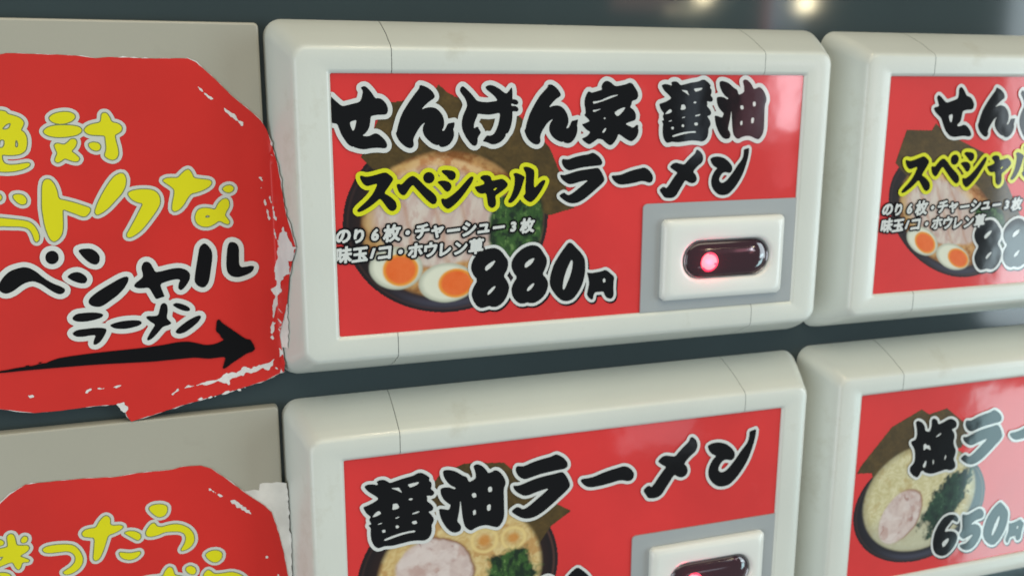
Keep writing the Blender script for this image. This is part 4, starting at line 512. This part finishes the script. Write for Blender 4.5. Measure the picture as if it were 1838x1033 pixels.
def roll(p, cx, cy, rx, ry, rot, seed, rim):
    m, r, u, v = p.ell(cx, cy, rx*1.07, ry*1.07, rot, 0.05, 0.12, seed)
    p.put(m*0.9*(0.15+0.85*ss(-0.3, 0.7, u-v)), srgb(*rim))
    m, r, u, v = p.ell(cx, cy, rx, ry, rot, 0.06, 0.12, seed)
    n = fbm(p.X*0.6, p.Y*0.6, seed+1)
    p.put(m, mixc(srgb(196, 172, 166), srgb(224, 208, 200), n))
    w = fbm(p.X*0.16+3, p.Y*0.16, seed+2, 3); w2 = fbm(p.X*0.5, p.Y*0.5, seed+4, 3)
    fat = np.abs(((u*0.55+r*r*0.9+w*2.6) % 1)-0.5)
    p.put(m*np.exp(-(fat/0.06)**2)*ss(0.35, 0.6, w2)*0.75, srgb(158, 112, 104))
    p.put(m*ss(0.48, 0.66, fbm(p.X*0.3, p.Y*0.42, seed+7))*0.55, srgb(228, 216, 210))
    p.put(m*ss(0.52, 0.7, fbm(p.X*0.38+5, p.Y*0.3, seed+9))*0.5, srgb(180, 138, 126))
def picture_shoyu():
    p = Paint(0.4, 2.6, 49.6, 48.4)
    bowl(p, 23.6, 28.6, 22.0, 19.4)
    nori(p, [(16.0, 9.0), (19.5, 5.4), (24.6, 3.7), (33.2, 4.6), (36.3, 7.7), (43.3, 14.4), (48.6, 17.8), (43.6, 20.9), (40.2, 25.5), (30, 22), (18, 16)], 81)
    m, r, u, v = p.ell(23.8, 28.6, 17.8, 16.0, 0, 0.04)
    noodle_fill(p, m, 83, (202, 168, 106), (226, 204, 148), (188, 138, 78))
    for cx, cy, rr, sd in ((28.9, 21.6, 3.3, 5), (35.3, 22.0, 3.0, 6)):
        m2, r2, u2, v2 = p.ell(cx, cy, rr, rr*0.95, 0.2, 0.08, 0.15, sd)
        p.put(m2*np.exp(-((r2-0.85)/0.14)**2)*0.9, srgb(232, 206, 138)); p.put(m2*ss(0.6, 0.2, r2)*0.8, srgb(204, 132, 52))
    roll(p, 17.9, 27.2, 8.2, 7.6, 0.3, 91, (128, 82, 56))
    greens(p, p.ell(35.2, 29.4, 5.6, 4.6, 0.2, 0.22, 1.1, 95)[0], 96)
    egg(p, 14, 42, 6, 4, 14.6, 42.3, 3.8, 3, 0.1, 98)
    return p
def picture_shio():
    p = Paint(0.1, 4.6, 42.0, 47.0)
    bowl(p, 20.7, 30.8, 20.2, 15.3, (34, 32, 40))
    nori(p, [(0.4, 19.8), (1.5, 17.8), (9.6, 8.8), (18.1, 5.2), (20.5, 6.8), (25.8, 5.8), (33.5, 11.6), (31.6, 17), (24, 17.5), (13, 18.5), (8.6, 22.2), (5.5, 22.4), (4.8, 20.2)], 111)
    m, r, u, v = p.ell(20.3, 28.8, 16.9, 14.0, 0, 0.04)
    noodle_fill(p, m, 113, (196, 186, 136), (224, 216, 176), (188, 166, 110))
    p.put(m*np.exp(-((r-0.97)/0.05)**2)*0.5, srgb(150, 140, 104))
    m2, r2, u2, v2 = p.ell(17, 40, 14, 8, 0, 0.3)
    p.put(m*m2*0.7, srgb(190, 190, 168))
    roll(p, 14.6, 33.0, 5.4, 7.4, 0.62, 121, (146, 92, 70))
    greens(p, p.ell(28.6, 31.0, 9.6, 4.6, -0.88, 0.12, 0.75, 125)[0], 126, (20, 38, 32), (36, 64, 48), (70, 100, 74))
    return p
INK = bpy.data.materials.new('printed_picture'); INK.use_nodes = True
_b = INK.node_tree.nodes['Principled BSDF']; _a = INK.node_tree.nodes.new('ShaderNodeAttribute'); _a.attribute_name = 'ink'
INK.node_tree.links.new(_a.outputs['Color'], _b.inputs['Base Color'])
_b.inputs['Specular IOR Level'].default_value = 0.12; _b.inputs['Roughness'].default_value = 0.5; _b.inputs['Coat Weight'].default_value = 0.9; _b.inputs['Coat Roughness'].default_value = 0.06
def picture_mesh(p, lift, aff=None, clip=(0.02, 0.02, 99.98, 49.05)):
    ny, nx = p.X.shape
    X, Y = p.X, p.Y
    if aff is not None:
        X, Y = aff[0][0]*p.X+aff[1][0]*p.Y+aff[2][0], aff[0][1]*p.X+aff[1][1]*p.Y+aff[2][1]
    ok = (p.a > 0.5) & (X > clip[0]) & (Y > clip[1]) & (X < clip[2]) & (Y < clip[3])
    q = ok[:-1, :-1] & ok[1:, :-1] & ok[:-1, 1:] & ok[1:, 1:]
    use = np.zeros(ok.shape, bool)
    for a, b in ((0, 0), (0, 1), (1, 0), (1, 1)): use[a:ny-1+a, b:nx-1+b] |= q
    idx = -np.ones(ok.shape, int); idx[use] = np.arange(use.sum())
    vs = np.c_[X[use]*MM, np.full(use.sum(), (REC-lift)*MM), -Y[use]*MM]
    j, i = np.nonzero(q)
    f = np.c_[idx[j, i], idx[j+1, i], idx[j+1, i+1], idx[j, i+1]]
    me = bpy.data.meshes.new('picture')
    me.vertices.add(len(vs)); me.vertices.foreach_set('co', vs.ravel())
    me.loops.add(f.size); me.loops.foreach_set('vertex_index', f.ravel())
    me.polygons.add(len(f)); me.polygons.foreach_set('loop_start', np.arange(len(f))*4)
    me.update(calc_edges=True)
    at = me.color_attributes.new('ink', 'FLOAT_COLOR', 'POINT')
    at.data.foreach_set('color', np.c_[np.clip(p.c[use]*0.86, 0, 1), np.ones(use.sum())].ravel())
    return me

# ---------------------------------------------------------------- machine front
def rbox(name, x0, y0, x1, y1, zf, zb, r, bev, m_, parent=None, n=6):
    """plate with rounded corners and a softened front edge"""
    def ring(ins, z):
        pts = []
        rr = max(r-ins, 0.05)
        for cx, cy, a0 in ((x1-ins-rr, y0+ins+rr, -90), (x1-ins-rr, y1-ins-rr, 0), (x0+ins+rr, y1-ins-rr, 90), (x0+ins+rr, y0+ins+rr, 180)):
            for k in range(n+1):
                a = math.radians(a0+90*k/n); pts.append(P(cx+rr*math.cos(a), cy+rr*math.sin(a), z))
        return pts
    rings = [ring(0, zb), ring(0, zf+bev), ring(bev*0.3, zf+bev*0.3), ring(bev, zf)]
    k = len(rings[0]); vs = [v for q in rings for v in q]; fs = []
    for a in range(3):
        for i in range(k): fs.append((a*k+i, a*k+(i+1) % k, (a+1)*k+(i+1) % k, (a+1)*k+i))
    fs.append(tuple(3*k+i for i in range(k))); fs.append(tuple(reversed(range(k))))
    me = mesh(vs, fs); bm = bmesh.new(); bm.from_mesh(me); bmesh.ops.recalc_face_normals(bm, faces=bm.faces); bm.to_mesh(me); bm.free()
    o = obj(name, me, m_, parent, smooth=35)
    for q in me.polygons:
        if len(q.vertices) > 4: q.use_smooth = False
    return o

front = rbox('machine_front', -320, -230, 480, 330, T+0.45, T+4.5, 3, 0.8, M['panel'])
front.location = V(0, 0, 0)
front['label'] = 'dark glossy blue-grey front panel of the ticket machine behind all the keys'; front['category'] = 'machine panel'

# ---------------------------------------------------------------- ring-shaped key frame in four pieces
PROF = [(0.0, 0.0, REC+1.2, 0.35), (0.0, 0.0, 0.62, 0.35), (0.08, 0.08, 0.40, 0.4), (0.62, 0.62, 0.04, 0.6), (0.85, 0.85, -0.02, 0.7), (RX-2.6, RY-1.9, -0.05, 1.4),
        (RX-0.75, RY-0.6, -0.02, 1.9), (RX-0.32, RY-0.22, 0.09, 2.3), (RX+0.08, RY+0.18, 0.42, 2.6), (RX+0.38, RY+0.58, 1.0, 2.8), (RX+0.93, RY+1.30, 2.5, 3.0),
        (RX+1.7, RY+2.5, 4.6, 3.2), (RX+2.9, RY+4.0, 8.0, 3.4), (RX+3.85, RY+5.0, T-0.9, 3.5), (RX+BX-0.1, RY+BY-0.05, T+0.4, 3.5)]
S0, S1 = 11.2, 90.0          # seams between end caps and bars
def frame_rings(n=7):
    rings = []
    for ox, oy, z, r in PROF:
        x0, x1, y0, y1 = -ox, 100+ox, -oy, H+oy
        pts = []
        def arc(cx, cy, a0):
            for k in range(n+1):
                a = math.radians(a0+90*k/n); pts.append((cx+r*math.cos(a), cy+r*math.sin(a), z))
        # right cap: from the top seam round to the bottom seam
        pts.append((S1+0.05, y0, z)); arc(x1-r, y0+r, -90)
        arc(x1-r, y1-r, 0); pts.append((S1+0.05, y1, z))
        nr = len(pts)
        pts += [(S1-0.05, y1, z), (S0+0.06, y1, z)]
        pts.append((S0-0.06, y1, z)); arc(x0+r, y1-r, 90); arc(x0+r, y0+r, 180); pts.append((S0-0.06, y0, z))
        pts += [(S0+0.06, y0, z), (S1-0.05, y0, z)]
        rings.append(pts)
    return rings, nr
RINGS, NR = frame_rings()
def frame_piece(name, idx, parent):
    k = len(idx); vs = [P(*RINGS[a][i]) for a in range(len(PROF)) for i in idx]; fs = []
    for a in range(len(PROF)-1):
        for i in range(k-1): fs.append((a*k+i, a*k+i+1, (a+1)*k+i+1, (a+1)*k+i))
    me = mesh(vs, fs)
    # turn faces outwards (towards the customer)
    me.update()
    bm = bmesh.new(); bm.from_mesh(me); bm.normal_update()
    up = sum(f.normal.y*f.calc_area() for f in bm.faces)
    if up > 0: bmesh.ops.reverse_faces(bm, faces=bm.faces)
    # small round-over where two pieces meet
    bm.to_mesh(me); bm.free()
    return obj(name, me, M['frame'], parent, smooth=45)
NT = len(RINGS[0])
IDX_R = list(range(0, NR)); IDX_B = [NR, NR+1]; IDX_L = list(range(NR+2, NT-2)); IDX_T = [NT-2, NT-1]

# ---------------------------------------------------------------- push button with lens
def rr_pt(cx, cy, hx, hy, r, t):
    """point of a rounded rectangle in direction t (same count for every ring)"""
    c, s = math.cos(t), math.sin(t); k = min(hx/max(abs(c), 1e-9), hy/max(abs(s), 1e-9)); x, y = c*k, s*k
    qx, qy = hx-r, hy-r
    if abs(x) > qx and abs(y) > qy:
        # intersect ray with corner circle
        ox, oy = math.copysign(qx, x), math.copysign(qy, y)
        b = -(c*ox+s*oy); cc = ox*ox+oy*oy-r*r; d = max(b*b-cc, 0); k = -b+math.sqrt(d); x, y = c*k, s*k
    return cx+x, cy+y
BCX, BCY, BHX, BHY = 82.1, 38.05, 14.65, 8.65
LCX, LCY = 82.75, 38.2
def ring_of(cx, cy, hx, hy, r, z, n=96):
    # denser towards the corners: angles spread by aspect
    pts = []
    for k in range(n):
        t = 2*math.pi*k/n; t = math.atan2(math.sin(t)*0.62, math.cos(t))
        x, y = rr_pt(cx, cy, hx, hy, r, t); pts.append(P(x, y, z))
    return pts
def skin(rings, cap=False):
    k = len(rings[0]); vs = [v for q in rings for v in q]; fs = []
    for a in range(len(rings)-1):
        for i in range(k): fs.append((a*k+i, (a+1)*k+i, (a+1)*k+(i+1) % k, a*k+(i+1) % k))
    if cap: fs.append(tuple((len(rings)-1)*k+i for i in range(k)))
    me = mesh(vs, fs); bm = bmesh.new(); bm.from_mesh(me); bmesh.ops.recalc_face_normals(bm, faces=bm.faces); bm.normal_update()
    if sum(f.normal.y*f.calc_area() for f in bm.faces) > 0: bmesh.ops.reverse_faces(bm, faces=bm.faces)
    bm.to_mesh(me); bm.free()
    return me
ZS = REC-0.34                                  # face of the grey surround
def lens_z(x, y):
    hx, hy = 9.9, 3.75
    dx = max(abs(x-LCX)-(hx-hy), 0); rho = min(math.hypot(dx, y-LCY)/hy, 1)
    return ZS-0.75-0.85*math.sqrt(max(1-rho**2.2, 0))
def make_button(key):
    # grey surround with a rounded upper left corner
    x0, y0, x1, y1, r = 63.15, 26.0, 100.0, H-0.03, 1.0
    def ring(z):
        pts = [P(x0+r-r*math.cos(a), y0+r-r*math.sin(a), z) for a in (math.radians(9*k) for k in range(11))]
        return pts+[P(x1, y0, z), P(x1, y1, z), P(x0, y1, z)]
    me = skin([ring(REC), ring(ZS)], cap=True)
    obj('button_surround', me, M['surround'], key)
    b = [ring_of(BCX, BCY, BHX, BHY, 1.0, ZS), ring_of(BCX, BCY, BHX, BHY, 1.0, ZS-0.75), ring_of(BCX, BCY, BHX-0.18, BHY-0.18, 1.0, ZS-1.1), ring_of(BCX, BCY, BHX-0.5, BHY-0.4, 1.0, ZS-1.35),
         ring_of(BCX, BCY, BHX-1.35, BHY-1.1, 1.0, ZS-1.72), ring_of(BCX, BCY, BHX-1.9, BHY-1.5, 1.4, ZS-1.78),
         ring_of(LCX, LCY, 11.6, 5.2, 5.19, ZS-1.72), ring_of(LCX, LCY, 11.1, 4.65, 4.64, ZS-1.6), ring_of(LCX, LCY, 10.75, 4.3, 4.29, ZS-1.35), ring_of(LCX, LCY, 10.5, 4.1, 4.09, ZS-0.6), ring_of(LCX, LCY, 9.6, 3.5, 3.49, ZS-0.5)]
    pb = obj('push_button', skin(b), M['button'], key, smooth=50)
    rings = []
    for f_ in (1.0, 0.97, 0.92, 0.84, 0.72, 0.56, 0.36, 0.16):
        hy = 3.75*f_; hx = (9.9-3.75)+hy
        rg = ring_of(LCX, LCY, hx, hy, hy-0.005, 0)
        rings.append([P(v.x/MM, -v.z/MM, lens_z(v.x/MM, -v.z/MM)) for v in rg])
    rings.insert(0, [P(v.x/MM, -v.z/MM, ZS-0.5) for v in rings[0]])
    ln = obj('lens', skin(rings, cap=True), M['lens'], pb, smooth=60)
    rim = [ring_of(LCX, LCY, 10.45, 4.05, 4.04, ZS-0.5), ring_of(LCX, LCY, 10.32, 3.98, 3.97, ZS-1.05), ring_of(LCX, LCY, 10.12, 3.88, 3.87, ZS-1.2), ring_of(LCX, LCY, 9.92, 3.78, 3.77, ZS-1.1), ring_of(LCX, LCY, 9.75, 3.65, 3.64, ZS-0.6)]
    obj('lens_rim', skin(rim), M['rim'], pb, smooth=60)
    # lamp behind the lens, seen as a glowing disc
    LX, LY, R_ = 78.3, 38.75, 2.1
    rings = []
    for f_ in (1.0, 0.93, 0.8, 0.55, 0.25):
        rings.append([P(LX+R_*f_*math.cos(t), LY+R_*f_*math.sin(t), lens_z(LX+R_*f_*math.cos(t), LY+R_*f_*math.sin(t))-0.03-0.14*math.sqrt(1-f_*f_)) for t in np.linspace(0, 2*math.pi, 40, endpoint=False)])
    me = skin(rings, cap=True)
    led = obj('indicator_lamp', me, [M['led'], M['led_core']], pb, smooth=60)
    gl = bpy.data.lights.new('led_light', 'POINT'); gl.energy = 0.0007; gl.color = (1.0, 0.05, 0.12); gl.shadow_soft_size = 0.0008
    go = bpy.data.objects.new('led_light', gl); COL.objects.link(go); go.parent = pb; go.location = P(LX, LY, lens_z(LX, LY)-1.3)
    me.polygons.foreach_set('material_index', [1 if (f.center.x/MM-LX+0.25)**2+(-f.center.z/MM-LY+0.1)**2 < (R_*0.80)**2 else 0 for f in me.polygons])

# ---------------------------------------------------------------- a menu key: frame pieces + printed card + button
CLIP = (0.0, 0.0, 100.0, 49.07)
def zc(x, y, lift): return P(x, y, REC-lift)
def small_field(rows):
    gs = []
    for ch, cx, cy, sz in rows:
        rs = rings_of(FONT[ch], 0.001)
        a = np.concatenate(rs); mid = (a.min(0)+a.max(0))/2
        if ch in 'のり枚味玉草チホウコレンシ6312': pass
        else: mid = np.array([mid[0], (a[:, 1].min()+a[:, 1].max())/2])
        out = []
        for r in rs:
            q = (r-mid)*sz*0.98
            x = q[:, 0]+0.10*q[:, 1]; y = -q[:, 1]-0.08*q[:, 0]
            if ch == '1': x = x+0.25*q[:, 1]
            out.append(np.c_[cx+x, cy+y])
        gs.append(out)
    return Field(gs, step=0.085, pad=1.0, clip=CLIP, evenodd=True)
def menu_key(c, r, label, ox, oy, titles, accents, prices, small, pic, aff=None):
    key = thing('menu_button', label, 'ticket machine button', 'menu buttons on the ticket machine', V(ox, oy, 0))
    frame_piece('frame_end', IDX_L, key); frame_piece('frame_end', IDX_R, key)
    frame_piece('frame_bar', IDX_T, key); frame_piece('frame_bar', IDX_B, key)
    e = 0.15
    card = obj('menu_card', mesh([P(-e, -e, REC), P(100+e, -e, REC), P(100+e, H+e, REC), P(-e, H+e, REC)], [(0, 3, 2, 1)]), M['card_red'], key)
    cm = card.data; 
    if cm.polygons[0].normal.y > 0: cm.flip_normals()
    fp = obj('food_picture', picture_mesh(pic, 0.03, aff), INK, card)
    if fp.data.polygons[0].normal.y > 0: fp.data.flip_normals()
    if small:
        f = small_field(small)
        layers('detail_lettering', [(f, 0.50, 0.20, M['print_black']), (f, 0.15, 0.22, M['print_white'])], card, zc)
    if prices:
        f = Field(prices, pad=1.3, clip=CLIP)
        layers('price_lettering', [(f.shift(0.28, 0.40), 0.62, 0.12, M['print_black']), (f, 0.62, 0.15, M['print_white']), (f, 0.0, 0.18, M['print_black'])], card, zc)
    if accents:
        f = Field(accents, clip=CLIP)
        layers('accent_lettering', [(f, 0.80, 0.21, M['print_yellow']), (f, 0.0, 0.24, M['print_black'])], card, zc)
    for name, g, w in titles:
        f = Field(g, clip=CLIP)
        layers(name, [(f, w, 0.21, M['print_white']), (f, 0.0, 0.24, M['print_black'])], card, zc)
    make_button(key)
    return key
G1 = lambda src, *ks: [src[k] for k in ks]
SPECIAL = picture_special()
menu_key(0, 0, 'ramen key with red card priced 880, right of the sticker with the black arrow', 0, 0,
         [('title_lettering', G1(MM1, 'se', 'n1', 'ge', 'n2', 'ie', 'shou', 'yu'), 0.86), ('dish_lettering', G1(MM1, 'ra', 'bar', 'me', 'nn'), 0.62)],
         G1(MM1, 'su', 'pe', 'shi', 'ya', 'ru'), G1(MM1, 'p8a', 'p8b', 'p0', 'yen'), SM1, SPECIAL)
menu_key(1, 0, 'egg ramen key cut off by the right edge, above the salt ramen key', 122.438, 0.086,
         [('title_lettering', G1(MM2, 'se', 'n1', 'ge', 'n2', 'ie'), 0.74)],
         G1(MM2, 'su', 'pe', 'shi', 'ya', 'ru'), G1(MM2, 'p8a', 'p8b'), SM2, SPECIAL, ((0.85948, 0.14057), (0.20090, 0.81796), (-4.1316, 5.9109)))
menu_key(0, 1, 'soy ramen key with a round pork slice on its card, below the 880 key', -0.129, 74.242,
         [('title_lettering', G1(MM3, 'shou', 'yu', 'ra', 'bar', 'me', 'nn'), 0.72)],
         None, G1(MM3, 'c_p6', 'c_p5', 'c_p0', 'c_yen'), None, picture_shoyu())
menu_key(1, 1, 'salt ramen key with red card priced 650 and dark green seaweed on the noodles', 121.904, 73.702,
         [('title_lettering', G1(MM4, 'shio', 'ra', 'bar', 'me', 'nn'), 0.66)],
         None, G1(MM4, 'p6', 'p5', 'p0', 'yen'), None, picture_shio())

# ---------------------------------------------------------------- blank keys of the left column
for (yy, lab) in ((0.0, 'plain beige blank key in the top row under the sticker with the black arrow'), (DY+0.15, 'plain beige blank key in the lower row, mostly hidden by the lower red sticker')):
    b = rbox('blank_key', -132.3, -9.05, -11.45, 59.0, T-1.75, T+0.4, 0.9, 0.45, M['blank'])
    b.location = V(0, yy, 0); b['label'] = lab; b['category'] = 'blank key'; b['group'] = 'blank keys of the left column'

# ---------------------------------------------------------------- stickers: paper that lies on the blank key and climbs the flank of the next key
ZB = T-1.75
def sz(x):
    b = T-(x+RX+BX)*(T/BX)-0.55; a = ZB; k = 0.8
    h = min(max(0.5+0.5*(b-a)/k, 0), 1)
    return b*(1-h)+a*h-k*h*(1-h)
def zst(x, y, lift):
    s = (sz(x+0.05)-sz(x-0.05))/0.1; n = math.hypot(1, s)
    l = lift+0.06
    return V(x+l*s/n, y, sz(x)-l/n)
def paper_sheet(name, outline, m_, lift, zf, step=2.0, rough=0.0):
    r = rings_of(outline)[0]; 
    if rough:
        rg = np.random.RandomState(3); out = []
        for a, b in zip(r, np.roll(r, -1, 0)):
            n = max(int(np.hypot(*(b-a))/0.7), 1)
            for k in range(n): out.append(a+(b-a)*k/n+rg.normal(0, rough, 2)*(k > 0))
        r = np.array(out)
    lo = r.min(0); hi = r.max(0)
    xs = np.unique(np.concatenate([np.arange(lo[0], hi[0], step), np.arange(-13.5, min(hi[0], -3), 0.3)]))
    g = np.array([(x, y) for x in xs for y in np.arange(lo[1], hi[1], step)])
    d = ring_sdf(r, g[:, 0], g[:, 1]); g = g[d < -0.12]
    pts = [Vector(p_) for p_ in r]+[Vector(p_) for p_ in g]
    n = len(r)
    v, e, f, *_ = delaunay_2d_cdt(pts, [(i, (i+1) % n) for i in range(n)], [], 1, 1e-5)
    vs = [zf(p_.x, p_.y, lift) for p_ in v]
    fs = []
    for q in f:
        a, b, c = (vs[i] for i in q[:3])
        fs.append(tuple(q) if (b-a).cross(c-a).y < 0 else tuple(reversed(q)))
    o = obj(name, mesh(vs, fs), m_, None, smooth=60)
    return o
def tag(o, label, cat, group=None):
    o['label'] = label; o['category'] = cat
    if group: o['group'] = group
    return o
def zs(x, y, lift): return zst(x, y, lift+0.10)
def subdiv_layers(name, specs, parent):
    return layers(name, specs, parent, zs)
SC = (-70.0, -60.0, 0.0, 160.0)
def torn(name, data, parent, lift, jag):
    loops = []
    for r in rings_of(data):
        fl = Field([([r],)[0]], step=0.075, pad=0.5, evenodd=True)
        X, Y = np.meshgrid(fl.x, fl.y)
        fl.d = fl.d+jag*(fbm(X*1.15+0.5*Y, Y*1.3, 17, 2)-0.37)
        ls = fl.loops(0.0)
        if not ls: continue
        ar = [0.5*np.sum(q[:, 0]*np.roll(q[:, 1], -1)-q[:, 1]*np.roll(q[:, 0], -1)) for q in ls]
        sg = np.sign(ar[int(np.argmax(np.abs(ar)))])
        loops += [q for q, a in zip(ls, ar) if a*sg > 0.012]
    vs, fs = [], []
    for l in loops:
        lo = l.min(0); hi = l.max(0)
        g = np.array([(x, y) for x in np.arange(lo[0], hi[0], 0.35) for y in np.arange(lo[1], hi[1], 0.8)])
        if len(g): g = g[ring_sdf(l, g[:, 0], g[:, 1]) < -0.1]
        n = len(l); pts = [Vector(p_) for p_ in l]+[Vector(p_) for p_ in g]
        v, e, f, *_ = delaunay_2d_cdt(pts, [(i, (i+1) % n) for i in range(n)], [], 1, 1e-5)
        b = len(vs); vs += [zs(p_.x, p_.y, lift) for p_ in v]
        for q in f:
            a_, b_, c_ = (vs[b+i] for i in q[:3]); q = [b+i for i in q]
            fs.append(q if (b_-a_).cross(c_-a_).y < 0 else q[::-1])
    return obj(name, mesh(vs, fs), M['paper'], parent)
s1 = tag(paper_sheet('sticker', OUTL1, M['stick_red'], 0, zs, rough=0.02), 'torn red sticker with a black arrow pointing right to the 880 key', 'sticker', 'torn red stickers')
def backing(outline, parent, seed):
    r = rings_of(outline)[0]; rg = np.random.RandomState(seed); out = []
    c = r.mean(0); area2 = np.sum(r[:, 0]*np.roll(r[:, 1], -1)-r[:, 1]*np.roll(r[:, 0], -1)); sg = 1 if area2 > 0 else -1
    for a, b in zip(r, np.roll(r, -1, 0)):
        L = np.hypot(*(b-a)); nrm = np.array([b[1]-a[1], a[0]-b[0]])/max(L, 1e-6)*sg; n = max(int(L/0.9), 1)
        for k in range(n): out.append(a+(b-a)*k/n+nrm*max(rg.normal(0.03, 0.09), -0.05))
    txt = ' '.join('%d %d' % (round(x*100), round(y*100)) for x, y in out)
    o = paper_sheet('paper_backing', txt, M['paper'], -0.045, zs); o.parent = parent
    return o
backing(OUTL1, s1, 4)
f = Field(ST1Y, clip=SC)
subdiv_layers('yellow_lettering', [(f, 0.74, 0.05, M['stick_grey']), (f, 0.17, 0.08, M['stick_olive']), (f, 0.0, 0.11, M['stick_yellow'])], s1)
f = Field(ST1K, clip=SC)
subdiv_layers('black_lettering', [(f, 0.92, 0.14, M['stick_white']), (f, 0.0, 0.17, M['stick_black'])], s1)
f = Field([ARROW], clip=SC, step=0.09)
subdiv_layers('arrow', [(f, 0.0, 0.20, M['stick_black'])], s1)
torn('torn_edge', TEAR1, s1, 0.05, 0.85)
s2 = tag(paper_sheet('sticker', OUTL2, M['stick_red'], 0, zs, rough=0.02), 'red sticker with only yellow lettering, cut off at the bottom left of the view', 'sticker', 'torn red stickers')
backing(OUTL2, s2, 8)
f = Field(ST2Y, clip=SC)
subdiv_layers('yellow_lettering', [(f, 0.74, 0.05, M['stick_grey']), (f, 0.17, 0.08, M['stick_olive']), (f, 0.0, 0.11, M['stick_yellow'])], s2)
torn('torn_edge', TEAR2, s2, 0.05, 0.75)
def zscrap(x, y, lift): return zst(x, y, lift-0.02)
tag(paper_sheet('paper_scrap', SCRAP1, M['paper_old'], 0, zscrap, 0.6, 0.10), 'thin sliver of torn white paper sticking out right of the black arrow sticker', 'paper scrap')
tag(paper_sheet('paper_scrap', SCRAP2, M['paper_old'], 0, zscrap, 0.8, 0.12), 'larger ragged white paper remnant between the lower red sticker and the soy ramen key', 'paper scrap')
